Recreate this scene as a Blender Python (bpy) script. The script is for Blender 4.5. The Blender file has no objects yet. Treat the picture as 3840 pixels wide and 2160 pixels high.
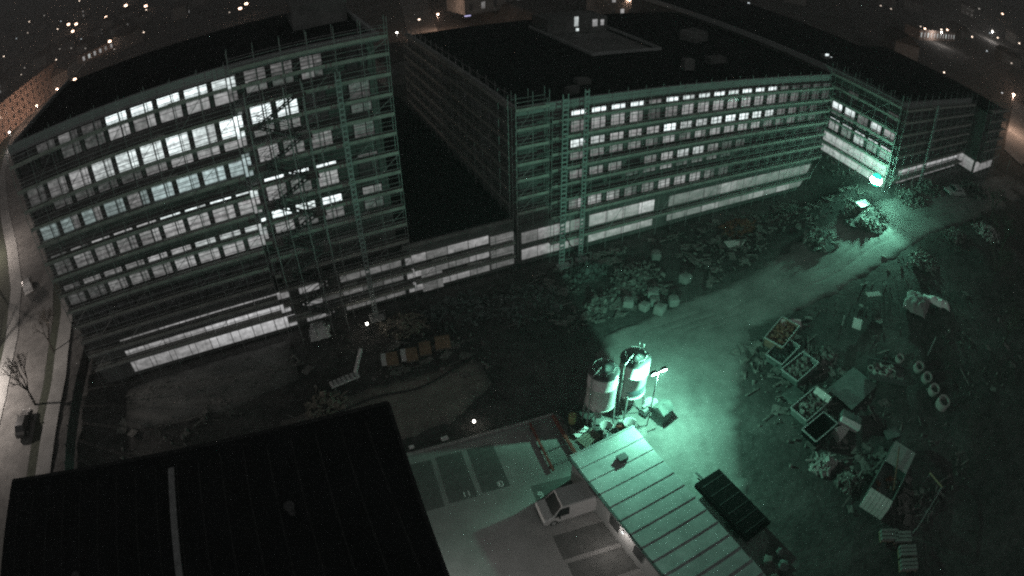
import bpy, bmesh, math, random
from math import sin, cos, pi, radians, hypot, atan2, sqrt
from mathutils import Vector, Matrix, Euler, noise

random.seed(11)
sc = bpy.context.scene
C = sc.collection

# ------------------------------------------------------------------ camera
cd = bpy.data.cameras.new('camera')
cam = bpy.data.objects.new('camera', cd); C.objects.link(cam); sc.camera = cam
cd.type = 'PANO'
cd.panorama_type = 'FISHEYE_LENS_POLYNOMIAL'
cd.sensor_fit = 'HORIZONTAL'; cd.sensor_width = 36.0; cd.sensor_height = 20.25
cd.fisheye_fov = pi
cd.fisheye_polynomial_k0 = 0.0
cd.fisheye_polynomial_k1 = -4.56609575e-02
cd.fisheye_polynomial_k2 = -8.89674627e-05
cd.fisheye_polynomial_k3 = 2.93380503e-06
cd.fisheye_polynomial_k4 = -4.23916343e-07
cd.clip_start = 0.1; cd.clip_end = 6000
cam.matrix_world = Matrix(((0.90978, 0.26311, -0.32105, 0.0),
                           (-0.41473, 0.54414, -0.72932, 0.0),
                           (-0.01720, 0.79667, 0.60417, 42.0),
                           (0, 0, 0, 1)))

# ------------------------------------------------------------------ night sky, faint moonlight, exposure
w = bpy.data.worlds.new('World'); sc.world = w; w.use_nodes = True
nt = w.node_tree
bg = nt.nodes['Background']
sky = nt.nodes.new('ShaderNodeTexSky'); sky.sky_type = 'NISHITA'; sky.sun_disc = False
sky.sun_elevation = radians(28); sky.sun_rotation = radians(200); sky.dust_density = 4.0
hs = nt.nodes.new('ShaderNodeHueSaturation'); hs.inputs['Saturation'].default_value = 0.03
nt.links.new(sky.outputs[0], hs.inputs['Color']); nt.links.new(hs.outputs[0], bg.inputs[0])
bg.inputs[1].default_value = 0.020
sd = bpy.data.lights.new('moon', 'SUN'); sd.energy = 0.02; sd.angle = radians(3); sd.color = (1.0, 0.96, 0.92)
so = bpy.data.objects.new('moon', sd); C.objects.link(so)
so.rotation_euler = (radians(62), 0, radians(160))
sc.view_settings.view_transform = 'Standard'; sc.view_settings.look = 'None'
sc.view_settings.exposure = 0.0; sc.view_settings.gamma = 1.0
sc.cycles.use_denoising = False; sc.cycles.filter_width = 2.2
sc.cycles.max_bounces = 4; sc.cycles.diffuse_bounces = 2; sc.cycles.glossy_bounces = 2
sc.cycles.transparent_max_bounces = 4; sc.cycles.sample_clamp_indirect = 0.35

GREEN = (0.32, 1.0, 0.69)
WARM = (1.0, 0.64, 0.47)

# ------------------------------------------------------------------ helpers
def mat(name, col, rough=0.85, var=0.25, scale=1.2, metal=0.0, bump=0.0, bscale=8.0, emit=None, spec=0.3, stain=0.0):
    m = bpy.data.materials.new(name); m.use_nodes = True
    n = m.node_tree.nodes; l = m.node_tree.links; p = n['Principled BSDF']
    p.inputs['Roughness'].default_value = rough; p.inputs['Metallic'].default_value = metal
    p.inputs['Specular IOR Level'].default_value = spec
    g = n.new('ShaderNodeNewGeometry')
    t = n.new('ShaderNodeTexNoise'); t.inputs['Scale'].default_value = scale; t.inputs['Detail'].default_value = 6; t.inputs['Roughness'].default_value = 0.65
    l.new(g.outputs['Position'], t.inputs['Vector'])
    r = n.new('ShaderNodeValToRGB')
    r.color_ramp.elements[0].position = 0.3; r.color_ramp.elements[1].position = 0.7
    r.color_ramp.elements[0].color = tuple(c * (1 - var) for c in col) + (1,)
    r.color_ramp.elements[1].color = tuple(min(1, c * (1 + var)) for c in col) + (1,)
    l.new(t.outputs[0], r.inputs[0]); out = r.outputs[0]
    if stain:
        t3 = n.new('ShaderNodeTexNoise'); t3.inputs['Scale'].default_value = 0.13; t3.inputs['Detail'].default_value = 5
        l.new(g.outputs['Position'], t3.inputs['Vector'])
        r3 = n.new('ShaderNodeValToRGB'); r3.color_ramp.elements[0].position = 0.42; r3.color_ramp.elements[1].position = 0.6
        r3.color_ramp.elements[0].color = (1 - stain,) * 3 + (1,); r3.color_ramp.elements[1].color = (1, 1, 1, 1)
        l.new(t3.outputs[0], r3.inputs[0])
        mx = n.new('ShaderNodeMix'); mx.data_type = 'RGBA'; mx.blend_type = 'MULTIPLY'; mx.inputs[0].default_value = 1
        l.new(out, mx.inputs[6]); l.new(r3.outputs[0], mx.inputs[7]); out = mx.outputs[2]
    l.new(out, p.inputs['Base Color'])
    if bump:
        t2 = n.new('ShaderNodeTexNoise'); t2.inputs['Scale'].default_value = bscale; t2.inputs['Detail'].default_value = 5
        l.new(g.outputs['Position'], t2.inputs['Vector'])
        b = n.new('ShaderNodeBump'); b.inputs['Strength'].default_value = 0.8; b.inputs['Distance'].default_value = bump
        l.new(t2.outputs[0], b.inputs['Height']); l.new(b.outputs[0], p.inputs['Normal'])
    if emit:
        p.inputs['Emission Color'].default_value = emit[:3] + (1,); p.inputs['Emission Strength'].default_value = emit[3]
    return m

def glow(name, col, strength, var=0.45, scale=1.6, base=(0.3, 0.3, 0.3), streak=0.0):
    """a lit pane: glass with light behind it, uneven as a room is"""
    m = bpy.data.materials.new(name); m.use_nodes = True
    n = m.node_tree.nodes; l = m.node_tree.links; p = n['Principled BSDF']
    p.inputs['Base Color'].default_value = base + (1,); p.inputs['Roughness'].default_value = 0.25
    g = n.new('ShaderNodeNewGeometry'); mp = n.new('ShaderNodeMapping'); mp.inputs['Scale'].default_value = (1, 1, 1.9)
    t = n.new('ShaderNodeTexNoise'); t.inputs['Scale'].default_value = scale; t.inputs['Detail'].default_value = 4
    l.new(g.outputs['Position'], mp.inputs[0]); l.new(mp.outputs[0], t.inputs['Vector'])
    mr = n.new('ShaderNodeMapRange'); mr.inputs[1].default_value = 0.3; mr.inputs[2].default_value = 0.7
    mr.inputs[3].default_value = strength * (1 - var); mr.inputs[4].default_value = strength * (1 + var)
    l.new(t.outputs[0], mr.inputs[0])
    p.inputs['Emission Color'].default_value = col + (1,)
    t2 = n.new('ShaderNodeTexNoise'); t2.inputs['Scale'].default_value = 3.8; t2.inputs['Detail'].default_value = 3
    m2 = n.new('ShaderNodeMapping'); m2.inputs['Scale'].default_value = (1.0, 1.0, 0.55)
    l.new(g.outputs['Position'], m2.inputs[0]); l.new(m2.outputs[0], t2.inputs['Vector'])
    r2 = n.new('ShaderNodeMapRange'); r2.inputs[1].default_value = 0.34; r2.inputs[2].default_value = 0.62; r2.inputs[3].default_value = 0.78; r2.inputs[4].default_value = 1.1
    l.new(t2.outputs[0], r2.inputs[0])
    oi = n.new('ShaderNodeObjectInfo'); r3 = n.new('ShaderNodeMapRange'); r3.inputs[3].default_value = 0.86; r3.inputs[4].default_value = 1.12
    l.new(oi.outputs['Random'], r3.inputs[0])
    k1 = n.new('ShaderNodeMath'); k1.operation = 'MULTIPLY'; l.new(mr.outputs[0], k1.inputs[0]); l.new(r2.outputs[0], k1.inputs[1])
    k2 = n.new('ShaderNodeMath'); k2.operation = 'MULTIPLY'; l.new(k1.outputs[0], k2.inputs[0]); l.new(r3.outputs[0], k2.inputs[1])
    tc = n.new('ShaderNodeTexCoord'); sx = n.new('ShaderNodeSeparateXYZ'); l.new(tc.outputs['Generated'], sx.inputs[0])
    r4 = n.new('ShaderNodeMapRange'); r4.inputs[3].default_value = 0.78; r4.inputs[4].default_value = 1.18; l.new(sx.outputs[2], r4.inputs[0])
    k3 = n.new('ShaderNodeMath'); k3.operation = 'MULTIPLY'; l.new(k2.outputs[0], k3.inputs[0]); l.new(r4.outputs[0], k3.inputs[1])
    l.new(k3.outputs[0], p.inputs['Emission Strength'])
    m.cycles.emission_sampling = 'NONE'
    return m

class MB:
    def __init__(s): s.v = []; s.f = []
    def add(s, vs, fs):
        k = len(s.v); s.v += [tuple(v) for v in vs]; s.f += [tuple(i + k for i in f) for f in fs]; return s
    def box(s, c, d, rot=None):
        hx, hy, hz = d[0] / 2, d[1] / 2, d[2] / 2
        vs = [Vector((x, y, z)) for x in (-hx, hx) for y in (-hy, hy) for z in (-hz, hz)]
        if rot is not None:
            R = rot if isinstance(rot, Matrix) else Euler(rot).to_matrix()
            vs = [R @ v for v in vs]
        cc = Vector(c)
        return s.add([v + cc for v in vs], [(0, 1, 3, 2), (4, 6, 7, 5), (0, 4, 5, 1), (2, 3, 7, 6), (0, 2, 6, 4), (1, 5, 7, 3)])
    def span(s, a, b): return s.box([(a[i] + b[i]) / 2 for i in range(3)], [abs(b[i] - a[i]) for i in range(3)])
    def beam(s, p, q, wd, ht):
        p = Vector(p); q = Vector(q); d = q - p; L = d.length
        if L < 1e-6: return s
        x = d / L; up = Vector((0, 0, 1)) if abs(x.z) < 0.95 else Vector((0, 1, 0))
        y = up.cross(x).normalized(); z = x.cross(y)
        return s.box((p + q) / 2, (L, wd, ht), Matrix((x, y, z)).transposed())
    def tube(s, p, q, r, n=6, r2=None, cap=True):
        p = Vector(p); q = Vector(q); d = (q - p).normalized()
        u = d.cross(Vector((0, 0, 1)) if abs(d.z) < 0.9 else Vector((1, 0, 0))).normalized(); v = d.cross(u)
        r2 = r if r2 is None else r2
        vs = [p + (u * cos(2 * pi * i / n) + v * sin(2 * pi * i / n)) * r for i in range(n)] + \
             [q + (u * cos(2 * pi * i / n) + v * sin(2 * pi * i / n)) * r2 for i in range(n)]
        fs = [(i, (i + 1) % n, n + (i + 1) % n, n + i) for i in range(n)]
        if cap: fs += [tuple(range(n))[::-1], tuple(range(n, 2 * n))]
        return s.add(vs, fs)
    def lathe(s, prof, n=24, c=(0, 0, 0), close=False):
        vs = [(c[0] + r * cos(2 * pi * i / n), c[1] + r * sin(2 * pi * i / n), c[2] + z) for r, z in prof for i in range(n)]
        m = len(prof); fs = []
        for j in range(m if close else m - 1):
            for i in range(n):
                a = j * n + i; b = j * n + (i + 1) % n; k = ((j + 1) % m) * n
                fs.append((a, b, k + (i + 1) % n, k + i))
        return s.add(vs, fs)
    def prism(s, pts, z0, z1):
        n = len(pts)
        vs = [(x, y, z0) for x, y in pts] + [(x, y, z1) for x, y in pts]
        fs = [tuple(range(n))[::-1], tuple(range(n, 2 * n))] + [(i, (i + 1) % n, n + (i + 1) % n, n + i) for i in range(n)]
        return s.add(vs, fs)
    def shard(s, c, r, rr):
        R = Euler((rr.uniform(0, 6), rr.uniform(0, 6), rr.uniform(0, 6))).to_matrix(); d = (r * rr.uniform(.5, 1.6), r * rr.uniform(.4, 1.2), r * rr.uniform(.25, .8))
        vs = []
        for x in (-1, 1):
            for y in (-1, 1):
                for z in (-1, 1): vs.append(R @ Vector((x * d[0] * rr.uniform(.5, 1), y * d[1] * rr.uniform(.5, 1), z * d[2] * rr.uniform(.5, 1))) + Vector(c))
        return s.add(vs, [(0, 1, 3, 2), (4, 6, 7, 5), (0, 4, 5, 1), (2, 3, 7, 6), (0, 2, 6, 4), (1, 5, 7, 3)])
    def lump(s, c, r, seed=0, sub=1, flat=1.0):
        bm = bmesh.new(); bmesh.ops.create_icosphere(bm, subdivisions=sub, radius=1)
        rr = random.Random(seed); o = Vector((rr.random() * 99, rr.random() * 99, rr.random() * 99))
        vs = []
        for v in bm.verts:
            k = 1 + 0.55 * noise.noise(v.co * 1.4 + o)
            vs.append((c[0] + v.co.x * r * k, c[1] + v.co.y * r * k, c[2] + v.co.z * r * k * flat))
        s.add(vs, [tuple(v.index for v in f.verts) for f in bm.faces]); bm.free(); return s
    def mesh(s, name, smooth=False):
        me = bpy.data.meshes.new(name); me.from_pydata(s.v, [], s.f); me.validate(); me.update()
        bm = bmesh.new(); bm.from_mesh(me); bmesh.ops.recalc_face_normals(bm, faces=bm.faces); bm.to_mesh(me); bm.free()
        if smooth: me.polygons.foreach_set('use_smooth', [True] * len(me.polygons))
        return me

def put(name, me, m, parent=None, loc=(0, 0, 0), rot=(0, 0, 0), scale=None):
    if isinstance(me, MB): me = me.mesh(name)
    if m is not None and not me.materials: me.materials.append(m)
    o = bpy.data.objects.new(name, me); C.objects.link(o)
    if m is not None and me.materials[0] != m:
        o.material_slots[0].link = 'OBJECT'; o.material_slots[0].material = m
    o.location = loc; o.rotation_euler = rot
    if scale: o.scale = scale
    if parent is not None: o.parent = parent
    return o
def tag(o, label, cat, group=None):
    o['label'] = label; o['category'] = cat
    if group: o['group'] = group
    return o
def thing(name, label, cat, loc=(0, 0, 0), rz=0, group=None):
    o = bpy.data.objects.new(name, None); o.empty_display_size = 0.3; C.objects.link(o)
    o.location = loc; o.rotation_euler = (0, 0, rz); return tag(o, label, cat, group)
def struct(name, me, m, parent=None, smooth=False):
    o = put(name, me, m, parent)
    if parent is None: o['kind'] = 'structure'
    return o
def lamp(name, kind, parent, loc, energy, col, radius=0.15, rot=None, spot=None, blend=0.4):
    d = bpy.data.lights.new(name, kind); d.energy = energy; d.color = col; d.shadow_soft_size = radius
    if spot: d.spot_size = radians(spot); d.spot_blend = blend
    o = bpy.data.objects.new(name, d); C.objects.link(o); o.location = loc
    if rot: o.rotation_euler = rot
    if parent is not None: o.parent = parent
    return o

def ss(a, b, t):
    t = min(max((t - a) / (b - a), 0.0), 1.0); return t * t * (3 - 2 * t)
def zt(x, y):
    z = 7.0 * ss(42, 80, x) * (1 - ss(43, 50, y) * (1 - ss(73, 78, x)))
    return z + 0.14 * max(0.0, hypot(x, y) - 450)

# ------------------------------------------------------------------ materials
M = dict(
    dirt=mat('dirt', (0.074, 0.071, 0.068), 0.95, 0.45, 0.9, bump=0.12, bscale=2.6, stain=0.35),
    track=mat('track_gravel', (0.235, 0.235, 0.225), 0.9, 0.22, 0.5, bump=0.03, bscale=5, stain=0.22),
    asphalt=mat('asphalt', (0.165, 0.158, 0.15), 0.9, 0.3, 0.7, stain=0.3),
    paving=mat('paving', (0.26, 0.255, 0.245), 0.9, 0.16, 0.45, stain=0.2),
    stall=mat('stall_asphalt', (0.105, 0.105, 0.10), 0.95, 0.2, 1.5, bump=0.01, bscale=20),
    kerb=mat('kerb_stone', (0.3, 0.29, 0.28), 0.9, 0.2),
    grass=mat('verge_grass', (0.045, 0.05, 0.035), 1.0, 0.4, 1.5, bump=0.1, bscale=5),
    concrete=mat('concrete', (0.22, 0.215, 0.205), 0.9, 0.25, 0.6, stain=0.3),
    flank=mat('flank_render', (0.30, 0.295, 0.285), 0.9, 0.25, 0.5, stain=0.3),
    facade=mat('facade_render', (0.145, 0.145, 0.14), 0.9, 0.3, 0.7, stain=0.35),
    brick=mat('facade_blockwork', (0.17, 0.15, 0.14), 0.9, 0.3, 1.5, stain=0.3),
    parapet=mat('parapet_sheet', (0.26, 0.27, 0.265), 0.7, 0.15, 0.5),
    seam=mat('bitumen_seam', (0.034, 0.034, 0.034), 0.95, 0.4, 1.5, spec=0.1),
    bitumen=mat('roof_bitumen', (0.016, 0.016, 0.017), 0.95, 0.3, 0.5, spec=0.1),
    frame=mat('window_frame', (0.035, 0.036, 0.036), 0.6, 0.1),
    steel=mat('galvanised_steel', (0.30, 0.305, 0.30), 0.55, 0.25, 3, metal=0.3),
    darksteel=mat('dark_steel', (0.09, 0.09, 0.09), 0.6, 0.3, 3, metal=0.3),
    plank=mat('scaffold_plank', (0.15, 0.145, 0.135), 0.9, 0.3, 2.0),
    toe=mat('toe_board_wood', (0.30, 0.30, 0.275), 0.9, 0.3, 1.2),
    net=mat('dust_net', (0.13, 0.14, 0.135), 0.9, 0.3, 0.8),
    hoist=mat('hoist_paint', (0.27, 0.31, 0.30), 0.5, 0.15, 3),
    silo=mat('silo_paint', (0.58, 0.575, 0.56), 0.45, 0.12, 1.0),
    silotop=mat('silo_dome_paint', (0.075, 0.08, 0.08), 0.35, 0.2, 1.5),
    logo=mat('silo_swoosh', (0.07, 0.10, 0.11), 0.6, 0.1),
    hall=mat('sheet_roof', (0.42, 0.45, 0.44), 0.6, 0.22, 0.8, metal=0.1, stain=0.3),
    hallwall=mat('hall_wall', (0.28, 0.28, 0.27), 0.7, 0.12),
    black=mat('black_sheet', (0.006, 0.006, 0.006), 1.0, 0.2, spec=0.0),
    rust=mat('rusty_steel', (0.16, 0.075, 0.05), 0.8, 0.4, 2.5),
    redsteel=mat('red_steel', (0.19, 0.05, 0.04), 0.6, 0.25, 3),
    skip=mat('skip_paint', (0.13, 0.15, 0.14), 0.7, 0.35, 1.5, stain=0.3),
    skip2=mat('skip_paint_brown', (0.16, 0.10, 0.075), 0.7, 0.35, 1.5),
    debris=mat('mixed_debris', (0.15, 0.145, 0.135), 0.9, 0.75, 2.2),
    white=mat('white_sheet', (0.62, 0.62, 0.6), 0.7, 0.12, 1.2),
    bag=mat('woven_bag', (0.21, 0.21, 0.20), 0.85, 0.18, 1.5),
    wood=mat('raw_wood', (0.33, 0.26, 0.17), 0.85, 0.3, 2.0),
    oldwood=mat('grey_wood', (0.22, 0.20, 0.165), 0.9, 0.3, 2.0),
    orange=mat('orange_board', (0.24, 0.165, 0.11), 0.85, 0.2, 2.0),
    ring=mat('concrete_ring', (0.33, 0.33, 0.31), 0.9, 0.2, 2.0),
    block=mat('pale_block', (0.55, 0.55, 0.52), 0.85, 0.12, 2.5),
    carpaint=mat('silver_paint', (0.50, 0.49, 0.48), 0.35, 0.05, 1, metal=0.4, spec=0.5),
    cardark=mat('dark_paint', (0.05, 0.05, 0.05), 0.3, 0.1, metal=0.3, spec=0.5),
    glass=mat('dark_glass', (0.012, 0.013, 0.014), 0.12, 0.05, spec=0.6),
    tyre=mat('tyre_rubber', (0.02, 0.02, 0.02), 0.9, 0.1),
    paint=mat('road_paint', (0.62, 0.62, 0.6), 0.8, 0.15, 3),
    rubber=mat('hose_rubber', (0.025, 0.025, 0.025), 0.6, 0.2),
    bark=mat('bark', (0.06, 0.052, 0.045), 0.95, 0.3, 4),
    twig=mat('dry_twigs', (0.085, 0.075, 0.065), 0.95, 0.4, 1),
    plaster=mat('house_plaster', (0.30, 0.225, 0.19), 0.9, 0.15, 0.5),
    housewall=mat('far_house_wall', (0.16, 0.15, 0.14), 0.9, 0.2, 0.3),
    roof=mat('far_roof', (0.05, 0.045, 0.042), 0.9, 0.2, 0.5),
    bin=mat('yellow_drum', (0.34, 0.34, 0.16), 0.6, 0.2),
)
PANE = {
    'b3': glow('pane_bright', (0.90, 1.0, 1.0), 1.3, 0.35),
    'b2': glow('pane_lit', (0.90, 1.0, 0.99), 0.85, 0.4),
    'b1': glow('pane_half_lit', (0.93, 1.0, 0.99), 0.46, 0.45),
    'c2': glow('pane_cool', (0.80, 1.0, 1.0), 0.5, 0.35),
    'c1': glow('pane_cool_dim', (0.80, 1.0, 0.98), 0.22, 0.5),
    'd2': glow('pane_grey', (1.0, 0.99, 0.99), 0.31, 0.35),
    'd1': glow('pane_dim', (1.0, 0.98, 0.97), 0.145, 0.5),
    'd0': glow('pane_faint', (1.0, 0.98, 0.96), 0.05, 0.7),
    'x': glow('pane_dark', (1.0, 1.0, 1.0), 0.006, 0.7, base=(0.02, 0.02, 0.02)),
}
SHEET = {  # wall band panels glow by their own emission, no lamps stand behind them
    's3': glow('glowing_sheet_bright', (1.0, 0.99, 1.0), 0.4, 0.35, 0.9, base=(0.45, 0.45, 0.44)),
    's2': glow('glowing_sheet', (1.0, 0.98, 0.98), 0.24, 0.4, 0.9, base=(0.42, 0.42, 0.41)),
    's1': glow('glowing_sheet_dim', (1.0, 0.98, 0.97), 0.115, 0.45, 0.9, base=(0.40, 0.40, 0.39)),
    's0': glow('glowing_sheet_faint', (1.0, 0.98, 0.96), 0.05, 0.5, 0.9, base=(0.38, 0.38, 0.37)),
}

# ------------------------------------------------------------------ ground
def fade_mat(name, inner, outer, bump=0.05):
    m = mat(name, inner, 0.92, 0.22, 0.5, bump=bump, bscale=4, stain=0.25)
    n = m.node_tree.nodes; l = m.node_tree.links; p = n['Principled BSDF']
    src = p.inputs['Base Color'].links[0].from_socket
    at = n.new('ShaderNodeAttribute'); at.attribute_name = 'fade'
    g = n.new('ShaderNodeNewGeometry'); t = n.new('ShaderNodeTexNoise'); t.inputs['Scale'].default_value = 0.55; t.inputs['Detail'].default_value = 7; t.inputs['Roughness'].default_value = 0.7
    l.new(g.outputs['Position'], t.inputs['Vector'])
    ad = n.new('ShaderNodeMath'); ad.operation = 'MULTIPLY_ADD'; ad.inputs[1].default_value = 1.7; ad.inputs[2].default_value = -0.85
    l.new(t.outputs[0], ad.inputs[0])
    a2 = n.new('ShaderNodeMath'); a2.operation = 'ADD'; a2.use_clamp = True
    l.new(at.outputs['Fac'], a2.inputs[0]); l.new(ad.outputs[0], a2.inputs[1])
    t2 = n.new('ShaderNodeTexNoise'); t2.inputs['Scale'].default_value = 0.9; t2.inputs['Detail'].default_value = 6
    l.new(g.outputs['Position'], t2.inputs['Vector'])
    r = n.new('ShaderNodeValToRGB'); r.color_ramp.elements[0].position = .3; r.color_ramp.elements[1].position = .7
    r.color_ramp.elements[0].color = tuple(c * .6 for c in outer) + (1,); r.color_ramp.elements[1].color = tuple(c * 1.4 for c in outer) + (1,)
    l.new(t2.outputs[0], r.inputs[0])
    mx = n.new('ShaderNodeMix'); mx.data_type = 'RGBA'
    l.new(a2.outputs[0], mx.inputs[0]); l.new(r.outputs[0], mx.inputs[6]); l.new(src, mx.inputs[7]); l.new(mx.outputs[2], p.inputs['Base Color'])
    return m
DIRT = (0.074, 0.071, 0.068)
M['track'] = fade_mat('track_gravel_mix', (0.215, 0.215, 0.205), DIRT)
M['slab'] = fade_mat('muddy_concrete', (0.20, 0.195, 0.185), DIRT, 0.02)
M['sand'] = fade_mat('muddy_sand', (0.26, 0.235, 0.21), DIRT, 0.06)
def axis(lo, a, b, hi, st):
    v = [a + i * st for i in range(int((b - a) / st) + 1)]
    k, s_ = v[-1], st
    while k < hi: s_ *= 1.22; k += s_; v.append(k)
    k, s_ = v[0], st
    while k > lo: s_ *= 1.22; k -= s_; v.insert(0, k)
    return v
xs = axis(-1800, -62, 132, 1800, 1.0); ys = axis(-300, -4, 62, 1900, 1.0)
gb = MB(); nx = len(xs)
for y in ys:
    for x in xs:
        near = ss(140, 110, x) * ss(-60, -50, x) * ss(70, 55, y)
        q = Vector((x * 0.35, y * 0.35, 3.1))
        rough = 0.16 * noise.noise(q) + 0.10 * noise.noise(q * 2.7)
        side = ss(43, 52, x) * ss(33, 24, y)                      # rough ground beside the track
        heap = 0.7 * max(0.0, noise.noise(Vector((x * 0.16, y * 0.16, 7.7)))) * side
        flat = 1.0 if (x > 46 or x < 1) else ss(32.5, 36, y)
        gb.v.append((x, y, zt(x, y) - 0.12 + near * (rough * flat + heap) - (0.1 if near == 0 else 0)))
for j in range(len(ys) - 1):
    for i in range(nx - 1):
        a = j * nx + i; gb.f.append((a, a + 1, a + nx + 1, a + nx))
struct('ground', gb.mesh('ground', True), M['dirt'])

def ribbon(name, secs, m, lift, across=8, sub=10, ragged=0.0, seed=1, soft=0.0):
    mb = MB(); pts = []; fd = []
    for k in range(len(secs) - 1):
        for i in range(sub):
            t = i / sub; (l0, r0), (l1, r1) = secs[k], secs[k + 1]
            pts.append((Vector(l0).lerp(Vector(l1), t), Vector(r0).lerp(Vector(r1), t)))
    pts.append((Vector(secs[-1][0]), Vector(secs[-1][1])))
    for i, (a, b) in enumerate(pts):
        d = (b - a)
        e0 = ragged * noise.noise(Vector((i * 0.37, seed, 0))) + ragged * 0.6 * noise.noise(Vector((i * 1.1, seed, 4)))
        e1 = ragged * noise.noise(Vector((i * 0.37, seed, 9))) + ragged * 0.6 * noise.noise(Vector((i * 1.1, seed, 2)))
        a2 = a - d.normalized() * e0; b2 = b + d.normalized() * e1
        for j in range(across + 1):
            p = a2.lerp(b2, j / across)
            em = min((p - a2).length, (p - b2).length); edge = -0.42 * (1 - min(1.0, em / 1.5)) ** 2 if ragged else 0
            em = em; em = min(em, min(i, len(pts) - 1 - i) * 0.6 if soft else em); fd.append(min(1.0, em / soft) if soft else 1.0)
            if name == 'site_track':
                u = j / across + .05 * noise.noise(Vector((i * .09, 3, 3)))
                edge -= .11 * sum(math.exp(-((u - c) / .022) ** 2) for c in (.28, .42, .55, .70)) * (.5 + .6 * noise.noise(Vector((i * .3, j * .05, 8))))
            mb.v.append((p.x, p.y, zt(p.x, p.y) + lift + edge + (0.05 * noise.noise(Vector((p.x * .3, p.y * .3, 1))) if ragged else 0)))
    n = across + 1
    for i in range(len(pts) - 1):
        for j in range(across): a = i * n + j; mb.f.append((a, a + 1, a + n + 1, a + n))
    me = mb.mesh(name, True)
    if soft:
        at = me.attributes.new('fade', 'FLOAT', 'POINT'); at.data.foreach_set('value', fd)
    o = struct(name, me, m); return o

ribbon('site_track', [((17, 1), (24, 2)), ((18, 10), (26.5, 9.5)), ((18, 20), (29.5, 17.5)), ((19, 27), (33.5, 23.5)), ((20.5, 33), (39.0, 28.5)),
                      ((27, 39.5), (43, 32.5)), ((38, 40.5), (50, 31.6)), ((50, 40.5), (58, 30.4)), ((60, 41.0), (66, 29.2)),
                      ((69, 41), (76, 28.4)), ((76.5, 38.5), (88, 27)), ((95, 36.5), (105, 26)), ((122, 34), (126, 25))], M['track'], 0.07, 64, 16, 0.9, soft=2.4)
# hard standing in front of the left block
ribbon('concrete_slab', [((-23.5, 45.5), (-23.5, 53.2)), ((-12, 44.0), (-12, 53.4)), ((-3.0, 45.8), (-3.0, 53.4))], M['slab'], 0.06, 14, 12, 0.25, 5, soft=1.6)
ribbon('sand_strip', [((-6, 39.6), (-6, 42.0)), ((1, 38.5), (1, 42.8)), ((4.5, 34.4), (5, 42.8)), ((9, 34.6), (9.5, 42.6)), ((14.5, 37.5), (14.5, 42.5))], M['sand'], 0.05, 14, 10, 0.5, 8, soft=1.8)
# parking lot
pk = [(3.0, 33.1), (18.2, 31.9), (19.2, 27.5), (17.4, 6), (0.6, 6)]
struct('parking_lot', MB().prism(pk, -0.3, 0.06), M['paving'])
ST = [((9.30, 31.5), (11.58, 31.22), (11.13, 26.5), (8.78, 26.72)), ((6.54, 31.78), (8.82, 31.55), (8.32, 26.62), (5.96, 26.85)),
      ((3.0, 32.0), (6.1, 31.72), (5.5, 26.75), (2.6, 26.9)), ((12.6, 25.75), (17.6, 25.0), (17.3, 22.35), (12.2, 23.1)), ((12.0, 20.6), (17.1, 19.9), (16.9, 17.6), (11.8, 18.3)),
      ((11.9, 17.9), (16.9, 17.2), (16.7, 14.9), (11.6, 15.6))]
park = [o for o in C.objects if o.name == 'parking_lot'][0]
for s_ in ST: put('stall', MB().prism(s_, 0.0, 0.066), M['stall'], park)
SEG = {'0': 'abcdef', '1': 'bc', '9': 'abcdfg'}
def digits(txt, c, rz, h=0.52):
    mb = MB(); wd = h * 0.5; t = h * 0.16
    R = Matrix.Rotation(rz, 3, 'Z')
    for i, ch in enumerate(txt):
        ox = (i - (len(txt) - 1) / 2) * wd * 1.45
        segs = dict(a=((0, h / 2), (wd, t)), d=((0, -h / 2), (wd, t)), g=((0, 0), (wd, t)), b=((wd / 2, h / 4), (t, h / 2)), c=((wd / 2, -h / 4), (t, h / 2)), e=((-wd / 2, -h / 4), (t, h / 2)), f=((-wd / 2, h / 4), (t, h / 2)))
        for s_ in SEG[ch]:
            (x, y), (a, b) = segs[s_]
            mb.box(R @ Vector((x + ox, y, 0.071)) + Vector((c[0], c[1], 0)), (a, b, 0.006), R)
    return mb
put('stall_number', digits('10', (10.35, 27.0), radians(-6)), M['paint'], park)
put('stall_number', digits('11', (7.45, 27.2), radians(-6)), M['paint'], park)
put('stall_number', digits('9', (12.95, 24.6), radians(-6)), M['paint'], park)
# kerb stones along the far edge of the parking lot
kt = MB().box((0, 0, 0), (0.98, 0.26, 0.22)).mesh('kerb_stone')
for i in range(15):
    x = 3.4 + i * 1.0; put('kerb_stone', kt, M['kerb'], park, (x, 33.02 - (x - 3.0) * 0.079 + 0.12, 0.07), (0, 0, radians(-4.5)))

# street on the left with pavements and verge
def side(pl, o0, o1):
    out = []
    for i, p in enumerate(pl):
        a = Vector(pl[max(i - 1, 0)]); b = Vector(pl[min(i + 1, len(pl) - 1)]); t = (b - a).normalized(); n = Vector((t.y, -t.x))
        out.append((tuple(Vector(p) + n * o0), tuple(Vector(p) + n * o1)))
    return out
SP = [(-42, 15), (-41.6, 40), (-41.0, 58), (-42.2, 72), (-46, 88), (-53, 105), (-64, 128), (-78, 160), (-90, 200), (-96, 250), (-98, 330)]
ribbon('street', side(SP, -3.6, 3.4), M['asphalt'], 0.02, 4, 6)
ribbon('pavement', side(SP, 5.0, 7.4), M['paving'], 0.12, 2, 6)
ribbon('verge', side(SP, 3.5, 5.0), M['grass'], 0.08, 2, 6)
ribbon('pavement', side(SP, -6.4, -3.7), M['paving'], 0.12, 2, 6)
ribbon('verge', side(SP, -12.5, -6.5), M['grass'], 0.06, 2, 6)
ribbon('street', [((48, 150), (40, 152)), ((56, 180), (47, 182)), ((66, 220), (56, 222)), ((82, 280), (70, 284))], M['asphalt'], 0.03, 4, 6)
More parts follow.
